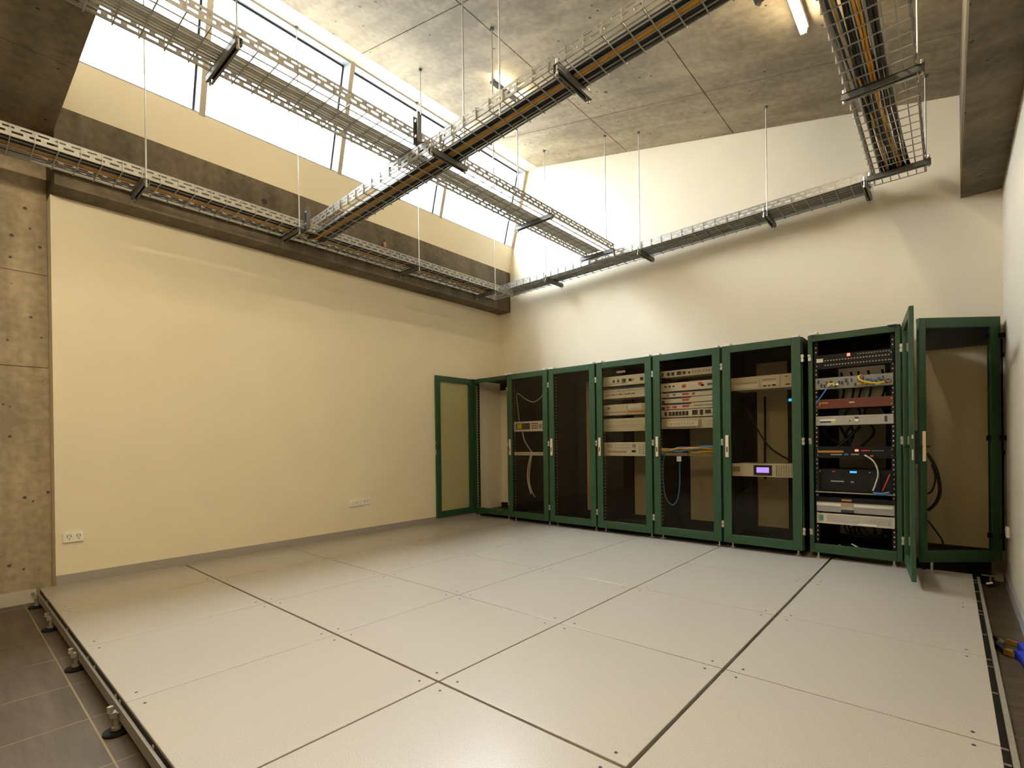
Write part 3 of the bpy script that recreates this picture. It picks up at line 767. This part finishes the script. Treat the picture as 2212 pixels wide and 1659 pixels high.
unit(r7, 0.447, 0.588, 'video_recorder', 'rounded silver recorder with a dark top band, low in the open rack', 'recorder', 'silver', [
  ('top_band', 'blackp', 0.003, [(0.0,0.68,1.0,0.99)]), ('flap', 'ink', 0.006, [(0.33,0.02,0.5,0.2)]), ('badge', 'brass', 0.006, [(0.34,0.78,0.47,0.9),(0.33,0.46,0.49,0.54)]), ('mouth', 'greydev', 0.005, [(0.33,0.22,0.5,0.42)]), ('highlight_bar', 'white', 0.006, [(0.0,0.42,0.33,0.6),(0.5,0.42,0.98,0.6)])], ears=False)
unit(r7, 0.333, 0.435, 'battery_unit', 'beige lowest unit in the open rack, a round green emblem at one end', 'rack unit', 'beige', [
  ('emblem', plain('green_emblem', (0.08,0.22,0.17), 0.5), 0.003, [(0.03,0.25,0.09,0.8)]), ('face_plate', 'greydev', 0.002, [(0.14,0.2,0.97,0.88)]), ('print', 'greyline', 0.003, scatter(0.7,0.3,0.95,0.75,6,0.01,0.03,0.3,21)), ('pale_print', 'tag', 0.003, [(0.55,0.12,0.78,0.24)])])

# ---------------------------------------------------------------- cables in the racks
def cable(pts, rad, mat, label, group=None, n=8, seg=6, cat='cable', name='cable'):
    P = smooth_path(pts, seg)
    o = Vector(pts[0])
    return tag(MB().tube(P, rad, n).build(name, mat, None, tuple(o), smooth=True), label, cat, group)
X5 = RB[4]
rnd = random.Random(5)
gcol = [('bluecable', 'blue'), ('yellow', 'yellow'), ('bluecable', 'blue'), ('yellow', 'yellow'), ('bluecable', 'blue'), ('orange', 'orange'), ('bluecable', 'blue'), ('yellow', 'yellow')]
for k, (mt, nm) in enumerate(gcol):
    pts = []
    for q in range(7):
        t = q/6
        pts.append((X5+0.09+0.6*t, VR+0.012-0.014*(k % 3)-0.012, 1.008 + 0.012*(k//2) + (0.035*t if k % 2 == 0 else 0.012*t) + rnd.uniform(-0.014, 0.018)))
    cable(pts, 0.009, mt, '%s patch cable in the tangle lying on the pale bar' % nm, '%s patch cables in the tangle' % nm)
cable([(X5+0.13, VR+0.0, 1.02), (X5+0.105, VR, 0.9), (X5+0.10, VR, 0.7), (X5+0.125, VR, 0.5), (X5+0.2, VR+0.005, 0.405), (X5+0.265, VR+0.005, 0.47), (X5+0.29, VR+0.01, 0.62), (X5+0.295, VR+0.01, 0.8), (X5+0.30, VR+0.01, 0.95)], 0.0075, 'bluecable', 'long blue cable hanging in a loop below the tangle')
tg = thing('cable_tag', 'small square white tag hanging under the tangle of cables', 'tag', (X5+0.27, VR-0.012, 0.905))
MB().box(0, 0, 0, 0.05, 0.008, 0.058).build('plate', 'tag', tg); MB().box(0.02, -0.001, 0.022, 0.03, 0.0, 0.034).build('mark', 'greyline', tg); MB().box(0.022, 0.002, 0.058, 0.028, 0.006, 0.105).build('string', 'greydev', tg)
X2 = RB[1]
cable([(X2+0.36, VR+0.05, 0.96), (X2+0.30, VR+0.06, 0.8), (X2+0.285, VR+0.06, 0.62), (X2+0.32, VR+0.06, 0.47), (X2+0.34, VR+0.07, 0.40)], 0.011, 'whitecable', 'pale flat cable hanging below the thin patch panel, the thicker one')
cable([(X2+0.375, VR+0.05, 0.96), (X2+0.33, VR+0.06, 0.78), (X2+0.315, VR+0.06, 0.6), (X2+0.35, VR+0.06, 0.46), (X2+0.41, VR+0.07, 0.36)], 0.007, 'whitecable', 'thin pale cable beside the thicker one below the thin patch panel, its end kicking out')
cable([(X2+0.11, VR+0.1, 1.45), (X2+0.08, VR+0.1, 1.65), (X2+0.07, VR+0.1, 1.86), (X2+0.2, VR+0.12, 1.78), (X2+0.36, VR+0.12, 1.72), (X2+0.5, VR+0.12, 1.78), (X2+0.62, VR+0.12, 1.92)], 0.006, 'greycable', 'thin grey cable drooping in an arc in the upper second rack')
cable([(X2+0.2, VR+0.06, 1.295), (X2+0.22, VR+0.07, 1.18), (X2+0.29, VR+0.07, 1.08), (X2+0.37, VR+0.06, 1.0)], 0.008, 'greycable', 'grey cable linking the yellow-square panel to the thin panel below')
cable([(RB[0]+0.68, VR+0.5, 0.72), (RB[0]+0.60, VR+0.5, 0.62), (RB[0]+0.56, VR+0.5, 0.48), (RB[0]+0.60, VR+0.5, 0.34), (RB[0]+0.68, VR+0.5, 0.26)], 0.008, 'rubber', 'black cable looping out of the side of the empty rack')
cable([(RB[2]+0.72, VR+0.5, 0.25), (RB[2]+0.62, VR+0.5, 0.33), (RB[2]+0.50, VR+0.5, 0.42)], 0.008, 'rubber', 'short black cable low in the rack that holds no equipment')
X6 = RB[5]
cable([(X6+0.13, VR+0.4, 1.48), (X6+0.22, VR+0.4, 1.28), (X6+0.34, VR+0.38, 1.08), (X6+0.46, VR+0.35, 0.98), (X6+0.56, VR+0.3, 0.93)], 0.010, 'rubber', 'black cable slanting down behind the panel with the violet display')
cable([(X6+0.27, VR+0.56, 1.62), (X6+0.27, VR+0.56, 1.3), (X6+0.265, VR+0.56, 1.0), (X6+0.265, VR+0.56, 0.7)], 0.012, 'rubber', 'straight black cable running down the wall behind the violet display')
cable([(X6+0.22, VR+0.2, 0.755), (X6+0.22, VR+0.2, 0.68), (X6+0.17, VR+0.2, 0.6), (X6+0.1, VR+0.2, 0.54)], 0.008, 'rubber', 'short black cable curling under the panel with the violet display')
X7 = 4.722
for k, x in enumerate((0.16, 0.22, 0.30, 0.36, 0.44, 0.55)):
    pts = [(X7+x, VR+0.42, 1.80), (X7+x+0.02, VR+0.44, 1.64), (X7+x-0.01, VR+0.44, 1.48), (X7+x+rnd.uniform(-.05,.05), VR+0.43, 1.36), (X7+x+rnd.uniform(-.1,.05), VR+0.42, 1.2), (X7+x+rnd.uniform(-.1,.1), VR+0.42, 1.06)]
    cable(pts, 0.010, 'rubber', 'black cable hanging down behind the units of the open rack', 'black cables behind the units of the open rack')
cable([(X7+0.15, VR+0.3, 1.02), (X7+0.26, VR+0.35, 1.12), (X7+0.38, VR+0.36, 1.26)], 0.016, 'rubber', 'thick black cable slanting up behind the grey unit of the open rack')
cable([(X7+0.07, VR+0.01, 1.48), (X7+0.12, VR-0.005, 1.55), (X7+0.17, VR-0.012, 1.62), (X7+0.21, VR-0.01, 1.65)], 0.006, 'bluecable', 'blue cable slanting across the edge of the crowded grey panel')
cable([(X7+0.43, VR, 1.72), (X7+0.415, VR-0.025, 1.695), (X7+0.44, VR-0.03, 1.66), (X7+0.53, VR-0.025, 1.635), (X7+0.60, VR-0.01, 1.64)], 0.009, 'yellow', 'yellow cable looped over the crowded grey panel')
cable([(X7+0.45, VR+0.005, 0.99), (X7+0.52, VR-0.02, 0.93), (X7+0.55, VR-0.025, 0.83), (X7+0.53, VR-0.02, 0.73), (X7+0.51, VR-0.012, 0.67)], 0.007, 'greycable', 'pale cable hanging beside the tall black box in the open rack')
cable([(X7+0.51, VR-0.008, 0.65), (X7+0.57, VR-0.01, 0.645), (X7+0.63, VR-0.005, 0.66)], 0.011, 'bluecable', 'short blue connector lead beside the tall black box')
cable([(X7+0.63, VR+0.03, 0.82), (X7+0.60, VR+0.02, 0.73), (X7+0.575, VR+0.02, 0.665)], 0.006, 'redink', 'dark red lead beside the tall black box')
for k in range(5):
    cx, cz, rr = X7+0.36+0.05*(k % 3), 0.235+0.01*k, 0.07+0.018*k
    pts = [(cx+rr*math.cos(a*0.7), VR+0.3+0.02*k+0.01*a, cz+rr*0.8*math.sin(a*0.7)) for a in range(10)]
    pts = [(p[0], p[1], max(p[2], 0.105)) for p in pts]
    cable(pts, 0.008, 'rubber', 'coiled black cable in the bottom of the open rack', 'coiled black cables in the bottom of the open rack')
cable([(X7+0.33, VR+0.12, 0.15), (X7+0.42, VR+0.09, 0.108), (X7+0.52, VR+0.08, 0.104), (X7+0.62, VR+0.1, 0.12)], 0.007, 'whitecable', 'pale cable lying on the floor of the open rack, the longer one')
cable([(X7+0.06, VR+0.12, 0.104), (X7+0.15, VR+0.11, 0.104), (X7+0.24, VR+0.13, 0.125)], 0.006, 'whitecable', 'short pale cable on the floor of the open rack near its locked side')
cable([(5.60, VR+0.35, 1.0), (5.66, VR+0.36, 0.86), (5.685, VR+0.36, 0.68), (5.66, VR+0.36, 0.56), (5.60, VR+0.36, 0.48)], 0.014, 'rubber', 'thick black cable bowed behind the glass of the corner rack')
cable([(5.63, VR+0.38, 0.9), (5.655, VR+0.38, 0.78), (5.63, VR+0.38, 0.66), (5.58, VR+0.38, 0.62)], 0.007, 'rubber', 'thin black cable inside the bow of the thick one in the corner rack')
cable([(5.60, VR+0.3, 0.40), (5.66, VR+0.3, 0.30), (5.70, VR+0.3, 0.22), (5.70, VR+0.3, 0.108)], 0.007, 'rubber', 'thin black cable dropping to the floor of the corner rack')

# ================================================================ CABLE TRAYS
FH = 0.082
def tray(label, axis, a0, a1, c0, c1, z0, z1, struts, rods, fh=FH, over=0.03, pitch=0.128, side_ext=(0.03, 0.03), skew=0.0):
    """basket tray. axis 'x' or 'y' is the run; c0..c1 the cross extent; z0,z1 bottom height at both ends.
    struts: list of run positions; rods: list of (run, cross, top z, bottom z or None)"""
    zf = lambda a: z0 + (z1-z0)*(a-a0)/(a1-a0)
    def P(a, c, z):
        c += skew*(a-a0)/(a1-a0)
        return (a, c, z) if axis == 'x' else (c, a, z)
    org = P((a0+a1)/2, (c0+c1)/2, zf((a0+a1)/2))
    root = thing('cable_tray', label, 'cable tray', org, group='suspended wire basket trays')
    def bar(mb, aa, ab, ca, cb, za, zb):
        """box that follows the tilt of the run"""
        v = []
        for a in (aa, ab):
            for c in (ca, cb):
                for z in (za, zb):
                    v.append(P(a, c, zf(a)+z))
        return mb.add(v, [(0,1,3,2),(4,6,7,5),(0,4,5,1),(2,3,7,6),(0,2,6,4),(1,5,7,3)])
    t = 0.004
    for (c, nm) in ((c0, 'a'), (c1-t, 'b')):
        mb = MB()
        # three longitudinal bands with two staggered rows of slots between
        for (za, zb) in ((0.002, 0.019), (fh*0.43, fh*0.43+0.019), (fh-0.016, fh)):
            bar(mb, a0, a1, c, c+t, za, zb)
        n = int((a1-a0)/0.092)
        st = (a1-a0)/n
        for k in range(n+1):
            a = a0 + k*st
            for (za, zb, off) in ((0.018, fh*0.44, 0.0), (fh*0.43+0.018, fh-0.015, 0.5*st)):
                x = min(a + off, a1-0.032)
                bar(mb, x, x+0.032, c, c+t, za, zb)
        # rolled top lip
        s = 1 if c == c0 else -1
        bar(mb, a0, a1, c if s > 0 else c+t-0.012, c+0.012 if s > 0 else c+t, fh-0.002, fh+0.002)
        mb.build('side_rail', 'zinc', root, org)
    # wires
    mb = MB()
    n = 6
    w = 0.0034
    for k in range(1, n):
        c = c0 + (c1-c0)*k/n
        bar(mb, a0, a1, c-w, c+w, -w, w)
    for c in (c0+0.004, c1-0.004):
        bar(mb, a0, a1, c-w, c+w, -w, w)
    mb.build('long_wires', 'wire', root, org)['kind'] = 'stuff'
    mb = MB()
    k = int((a1-a0)/pitch)
    for q in range(k+1):
        a = a0 + 0.02 + q*(a1-a0-0.04)/k
        bar(mb, a-w, a+w, c0-0.006, c1+0.006, -3*w, -w)
        bar(mb, a-w, a+w, c0-0.010, c0-0.002, -3*w, fh*0.9)
        bar(mb, a-w, a+w, c1+0.002, c1+0.010, -3*w, fh*0.9)
    mb.build('cross_wires', 'wire', root, org)['kind'] = 'stuff'
    # struts: C-channel below the basket
    for a in struts:
        mb = MB()
        ca, cb = c0-side_ext[0], c1+side_ext[1]
        bar(mb, a-0.022, a+0.022, ca, cb, -0.020, -0.014)
        bar(mb, a-0.022, a-0.016, ca, cb, -0.052, -0.014)
        bar(mb, a+0.016, a+0.022, ca, cb, -0.052, -0.014)
        bar(mb, a-0.022, a-0.008, ca, cb, -0.057, -0.052)
        bar(mb, a+0.008, a+0.022, ca, cb, -0.057, -0.052)
        mb.build('strut', 'strut', root, org)
        for c in (ca+0.014, cb-0.014):
            p0 = Vector(P(a, c, zf(a)-0.075)); p1 = Vector(P(a, c, zf(a)+0.02))
            MB().cyl(p0, p1, 0.010, 6).build('bolt', 'chrome', root, org)
    for (a, c, zt) in rods:
        p0 = Vector(P(a, c, zf(a)-0.07)); p1 = Vector(P(a, c, zt))
        rd = MB().cyl(p0, p1, 0.0058, 8).build('hanger_rod', 'rod', root, org)
        MB().cyl(p1 - Vector((0,0,0.02)), p1, 0.018, 8).build('anchor', 'strut', rd, org)
    return root, zf

T1z = 3.37
t1, z1f = tray('wire basket tray along the concrete beam below the windows, carrying black and orange cables', 'y', -4.2, 4.24, 0.375, 0.735, T1z, T1z+0.02,
     [-2.6, -0.41, 0.89, 2.43, 3.83], [(-0.41, 0.755, CE(0.95)), (0.89, 0.755, CE(0.95)), (2.43, 0.755, CE(0.95)), (3.83, 0.755, CE(0.95)), (-2.6, 0.755, 3.69)], side_ext=(0.012, 0.034))
# the rods of that tray reach the soffit strip beside the windows
t2, z2f = tray('empty-looking wire basket tray in front of the bright windows, with grey cables', 'y', -4.0, 4.18, 2.105, 2.515, 3.62, 3.60,
     [-1.9, -0.36, 1.064, 2.786, 4.10], [(-0.36, 2.535, CE(2.535)), (1.90, 2.535, CE(2.535)), (4.10, 2.45, CE(2.45)), (2.786, 2.09, CE(2.09)), (-1.9, 2.535, 3.69)], side_ext=(0.04, 0.05))
t3, z3f = tray('wire basket tray crossing the middle of the room, packed with black and orange cables', 'x', 0.75, 5.16, 0.962, 1.252, 3.362, 3.565,
     [2.74, 3.93, 5.0], [(3.42, 0.985, CE(3.42)), (2.74, 1.30, CE(2.74)), (5.0, 0.95, CE(5.0))], side_ext=(0.03, 0.065), skew=0.055)
SK3 = lambda c: (lambda a: c + 0.055*(a-0.75)/4.41)
t4, z4f = tray('wire basket tray running along the back wall above the racks', 'x', 0.46, 5.205, 4.19, 4.53, 3.488, 3.568,
     [1.42, 2.86, 4.30, 5.17], [(1.42, 4.175, CE(1.42)), (2.88, 4.175, CE(2.88)), (4.33, 4.165, CE(4.33))], side_ext=(0.045, 0.05))
t5, z5f = tray('wire basket tray hanging near the white wall, full of wavy black and orange cables', 'y', 0.6, 4.46, 5.225, 5.605, 3.56, 3.60,
     [1.2, 2.66, 4.17], [(2.66, 5.615, CE(5.615)), (4.17, 5.615, CE(5.615)), (1.2, 5.615, CE(5.615))], side_ext=(0.03, 0.045))
# spare hanger beside the windows
hr = thing('spare_hanger_rod', 'spare threaded rod hanging from the ceiling close to the windows', 'rod', (1.33, 2.02, CE(1.33)))
MB().cyl((0,0,-1.08), (0,0,0), 0.0058, 8).build('rod', 'rod', hr); MB().cyl((0,0,-0.025), (0,0,0), 0.018, 8).build('anchor', 'strut', hr)
# upright channel brackets at the tray junctions
for (x, y, z, lab) in ((2.60, 0.93, 3.60, 'short upright channel bracket where the two middle trays cross'), (0.80, 0.93, 3.44, 'short upright channel bracket where the packed tray meets the beam-side tray')):
    b_ = thing('bracket', lab, 'bracket', (x, y, z-0.08))
    MB().box(-0.03, 0, 0, -0.024, 0.04, 0.22).box(0.024, 0, 0, 0.03, 0.04, 0.22).box(-0.024, 0.034, 0, 0.024, 0.04, 0.22).build('channel', 'strut', b_)
    MB().cyl((0, 0.034, 0.05), (0, 0.0, 0.05), 0.012, 6).cyl((0, 0.034, 0.17), (0, 0.0, 0.17), 0.012, 6).build('bolt', 'chrome', b_)

# ---------------------------------------------------------------- cables lying in the trays
def run_cable(axis, a0, a1, zf, c, dz, rad, mat, wav, label, group, seed, end=None, start=None, step=0.16):
    rn = random.Random(seed)
    n = max(3, int((a1-a0)/step))
    ph, fr = rn.uniform(0, 6.28), rn.uniform(1.2, 2.2)
    pts = []
    for k in range(n+1):
        a = a0 + (a1-a0)*k/n
        cc = (c(a) if callable(c) else c) + wav*math.sin(ph + fr*a) + rn.uniform(-wav, wav)*0.3
        z = zf(a) + dz + rad + 0.006 + abs(rn.uniform(-wav, wav))*0.4
        pts.append((a, cc, z) if axis == 'x' else (cc, a, z))
    if end: pts += end
    if start: pts = start + pts
    P = smooth_path(pts, 3)
    o = pts[0]
    return tag(MB().tube(P, rad, 7).build('cable', mat, None, o, smooth=True), label, 'cable', group)

# crossing tray
B3 = 'black cable among those packed in the tray crossing the middle of the room'
for k in range(16):
    lay = k // 11
    c = 1.072 + 0.0164*(k % 11) if lay == 0 else 1.088 + 0.031*(k-11)
    if 4 <= (k % 11) <= 5 and lay == 0: continue
    run_cable('x', 0.56+0.02*(k % 4), 5.15, z3f, SK3(c), 0.020*lay, 0.0088, 'rubber', 0.0012, B3, 'black cables in the crossing tray', 100+k)
for k, c in enumerate((1.135, 1.152)):
    run_cable('x', 0.58, 5.15, z3f, SK3(c), 0.0, 0.0072, 'orange', 0.0015, 'orange cable among the black ones in the tray crossing the middle of the room', 'orange cables in the crossing tray', 140+k)
# tray along the beam
for k in range(9):
    run_cable('y', -4.1, 3.95, z1f, 0.595 + 0.018*(k % 7), 0.018*(k//7), 0.0095, 'rubber', 0.003, 'black cable in the tray along the concrete beam', 'black cables in the beam-side tray', 200+k)
run_cable('y', -4.1, 3.9, z1f, 0.45, 0.0, 0.0085, 'rubber', 0.003, 'black cable in the tray along the concrete beam', 'black cables in the beam-side tray', 212)
for k, c in enumerate((0.545, 0.566, 0.525)):
    run_cable('y', -4.1, 3.98, z1f, c, 0.0, 0.0095, 'orange', 0.006, 'orange cable in the tray along the concrete beam', 'orange cables in the beam-side tray', 220+k)
# window tray: grey cables
for k in range(6):
    run_cable('y', -3.9, 4.10, z2f, 2.195 + 0.029*k, 0.0, 0.0098, 'greycable', 0.0015, 'grey cable in the tray in front of the windows', 'grey cables in the window tray', 240+k)
# back-wall tray: dark grey cables laid flat
for k in range(10):
    run_cable('x', 0.5, 5.18, z4f, 4.225 + 0.030*k, 0.0, 0.0105, 'darkcable', 0.003, 'dark grey cable lying flat in the tray along the back wall', 'dark grey cables in the back-wall tray', 330+k)
# right-hand tray: wavy cables that drop into the back-wall tray
for k in range(13):
    c = 5.262 + 0.0155*k
    run_cable('y', 0.65, 4.12, z5f, (lambda cc: (lambda a: cc + 0.045*max(0, (a-1.5)/2.7)**1.5))(c), 0.018*(k % 2), 0.0105, 'rubber', 0.009, 'wavy black cable in the tray hanging near the white wall', 'black cables in the tray near the white wall', 260+k,
              end=[(c+0.05, 4.24, z5f(4.2)-0.02+0.02*(k % 3)), (c-0.02*(k % 5), 4.34, z5f(4.3)+0.02)])
for k, c in enumerate((5.285, 5.36, 5.377, 5.352)):
    run_cable('y', 0.65, 4.12, z5f, (lambda cc: (lambda a: cc + 0.06*max(0, (a-1.5)/2.7)**1.5))(c), 0.0 if k < 3 else 0.012, 0.0090, 'orange', 0.008, 'wavy orange cable in the tray hanging near the white wall', 'orange cables in the tray near the white wall', 280+k,
              end=[(c+0.06, 4.22, z5f(4.2)), (c+0.05, 4.32, z5f(4.3)+0.03)])
for k, c in enumerate((5.272, 5.395)):
    run_cable('y', 0.65, 3.2, z5f, c, 0.0, 0.007, 'whitecable', 0.010, 'thin white cable in the tray hanging near the white wall', 'white cables in the tray near the white wall', 290+k)

# ================================================================ LAMPS
def batten(x, y0, y1, z, label, ztop=None, tube='tube', up=False):
    b_ = thing('batten_light', label, 'light', (x, y0, z))
    L = y1-y0
    zb, zt_ = (0.005, 0.03) if up else (0.03, 0.075)
    zt2 = 0.062 if up else 0.005
    MB().box(-0.035, 0, zb, 0.035, L, zt_).build('body', 'strut' if up else 'white', b_, bevel=0.006)
    MB().cyl((0, 0.03, zt2), (0, L-0.03, zt2), 0.026, 14).build('tube', tube, b_, smooth=True)
    for (p, q) in ((0.0, 0.03), (L-0.03, L)):
        MB().box(-0.02, p, zt2-0.025, 0.02, q, zt2+0.027).build('end_cap', 'white', b_)
    if ztop is not None:
        for p in (0.15, L-0.19):
            MB().box(-0.034, p, zb, -0.028, p+0.04, ztop-z).build('bracket', 'strut', b_)
    return b_
batten(4.90, 1.5, 3.03, CE(4.90)-0.10, 'glowing fluorescent batten on the ceiling beside the tray of wavy cables', CE(4.95))
batten(2.03, 2.44, 3.12, CE(2.03)-0.10, 'fluorescent batten on the ceiling behind the packed crossing tray', CE(2.1), up=True)
batten(4.90, -0.75, 0.78, CE(4.90)-0.10, 'added unseen fill light above the near half of the raised floor', CE(4.95), tube='fill_mid')  # this pair is added to brighten the left wall and floor
batten(2.03, -0.75, 0.78, CE(2.03)-0.10, 'added unseen fill light on the ceiling near the windows, before the packed tray', CE(2.1), tube='fill_mid')
batten(3.5, -2.75, -1.1, 3.60, 'added fill light under the lower slab, out of view', tube='fill_near')  # this pair is added to fill the near room with light
batten(5.2, -2.75, -1.1, 3.60, 'added fill light under the lower slab behind the camera', tube='fill_near')

# ================================================================ SMALL THINGS
def outlet(label, wall, y, z, L, H, holes):
    if wall == 'left': O = (W0, y, z); sx = 1
    else: O = (UR, y, z); sx = -1
    o = thing('power_outlet', label, 'outlet', O)
    MB().box(0, -L/2, -H/2, sx*0.022, L/2, H/2).build('plate', 'tag', o, bevel=0.004)
    mb = MB()
    for c in holes:
        for (dy, dz, ry, rz) in ((-0.012, 0.008, 0.002, 0.009), (0.012, 0.008, 0.002, 0.009), (0, -0.012, 0.002, 0.008)):
            mb.box(sx*0.0215, c*L+dy-ry, dz-rz, sx*0.0228, c*L+dy+ry, dz+rz)
    mb.build('socket_slots', 'ink', o)['kind'] = 'stuff'
    for c in holes: MB().box(sx*0.0215, c*L-0.014, 0.018, sx*0.027, c*L+0.014, 0.028).build('switch', 'white', o)
    return o
outlet('white double power outlet low on the cream wall next to the concrete pillar', 'left', -0.818, 0.39, 0.135, 0.085, (-0.2, 0.25))
outlet('white power outlet on the cream wall, the one nearer the pillar of the close pair', 'left', 1.857, 0.408, 0.135, 0.08, (-0.15, 0.2))
outlet('white power outlet on the cream wall, the one nearer the racks of the close pair', 'left', 2.016, 0.415, 0.125, 0.08, (-0.15, 0.2))
outlet('white outlet on the white wall beside the corner rack', 'right', 4.235, 0.35, 0.09, 0.085, (0.0,))
cd = thing('wall_conduit', 'dark cable running down the corner between the back wall and white wall', 'cable', (UR-0.02, VB-0.05, 0.14))
MB().cyl((0,0,0), (0,0,1.9), 0.012, 8).build('conduit', 'rubber', cd); MB().box(-0.015, -0.015, 0.85, 0.02, 0.015, 0.88).box(-0.015, -0.015, 1.7, 0.02, 0.015, 1.73).build('clip', 'blackp', cd)
st = thing('pipe_stub', 'small orange-brown pipe stub sticking out of the concrete beam', 'pipe', (0.359, 2.17, 3.68))
MB().cyl((0,0,0.0), (0.05,0,0), 0.016, 10).cyl((0.04,0,0.0), (0.04,0,-0.055), 0.018, 10).build('pipe', 'copper', st); MB().cyl((0.04,0,0.005), (0.04,0,0.045), 0.012, 8).build('cap', 'steel', st)

# pliers lying on the tiles beside the raised floor
pl = thing('pliers', 'water-pump pliers with blue grips lying on the tiles beside the raised floor', 'pliers', (6.02, 2.66, ZF))
def hpoly(mb, pts, w, z0, z1):
    """flat bar following a plan path, width w tuple at start/end"""
    P = smooth_path([(p[0], p[1], 0) for p in pts], 5); k = len(P); top = []
    for i, p in enumerate(P):
        d = (P[min(i+1,k-1)]-P[max(i-1,0)]).normalized(); nrm = Vector((-d.y, d.x, 0)); ww = w[0]+(w[1]-w[0])*i/(k-1)
        top += [p+nrm*ww, p-nrm*ww]
    vs = [(q.x, q.y, z0) for q in top] + [(q.x, q.y, z1) for q in top]; n = len(top); fs = []
    for i in range(0, n-2, 2):
        fs += [(i+n, i+1+n, i+3+n, i+2+n), (i, i+2, i+3, i+1), (i, i+n, i+2+n, i+2), (i+1, i+3, i+3+n, i+1+n)]
    fs += [(0,1,n+1,n), (n-2, 2*n-2, 2*n-1, n-1)]
    return mb.add(vs, fs)
# plan coordinates relative to the empty; the head points at the platform edge
hpoly(MB(), [(-0.078, 0.125), (-0.052, 0.13), (-0.036, 0.07), (-0.042, 0.03), (-0.046, -0.02), (-0.024, -0.11)], (0.014, 0.017), 0.010, 0.034).build('jaw', 'steel', pl)
hpoly(MB(), [(-0.08, 0.03), (-0.066, 0.0), (-0.058, -0.03)], (0.012, 0.018), 0.004, 0.024).build('lower_jaw', 'blackp', pl)
hpoly(MB(), [(-0.044, 0.085), (-0.034, 0.055), (-0.034, 0.02)], (0.007, 0.010), 0.034, 0.037).build('worn_edge', 'chrome', pl)
MB().cyl((-0.046, 0.01, 0.034), (-0.046, 0.01, 0.040), 0.010, 10).build('pivot', 'chrome', pl)
hpoly(MB(), [(-0.026, -0.098), (0.0, -0.118), (0.038, -0.132)], (0.019, 0.022), 0.006, 0.036).build('handle_shank', 'brass', pl)
hpoly(MB(), [(-0.010, 0.122), (0.02, 0.10), (0.066, 0.075)], (0.008, 0.008), 0.006, 0.030).build('handle_shank', 'brass', pl)
hpoly(MB(), [(0.034, -0.12), (0.048, -0.15), (0.058, -0.22), (0.062, -0.33)], (0.036, 0.026), 0.002, 0.046).build('grip', 'blue', pl)
hpoly(MB(), [(0.05, 0.065), (0.058, 0.02), (0.066, -0.04), (0.07, -0.09)], (0.017, 0.015), 0.002, 0.040).build('grip', 'blue', pl)
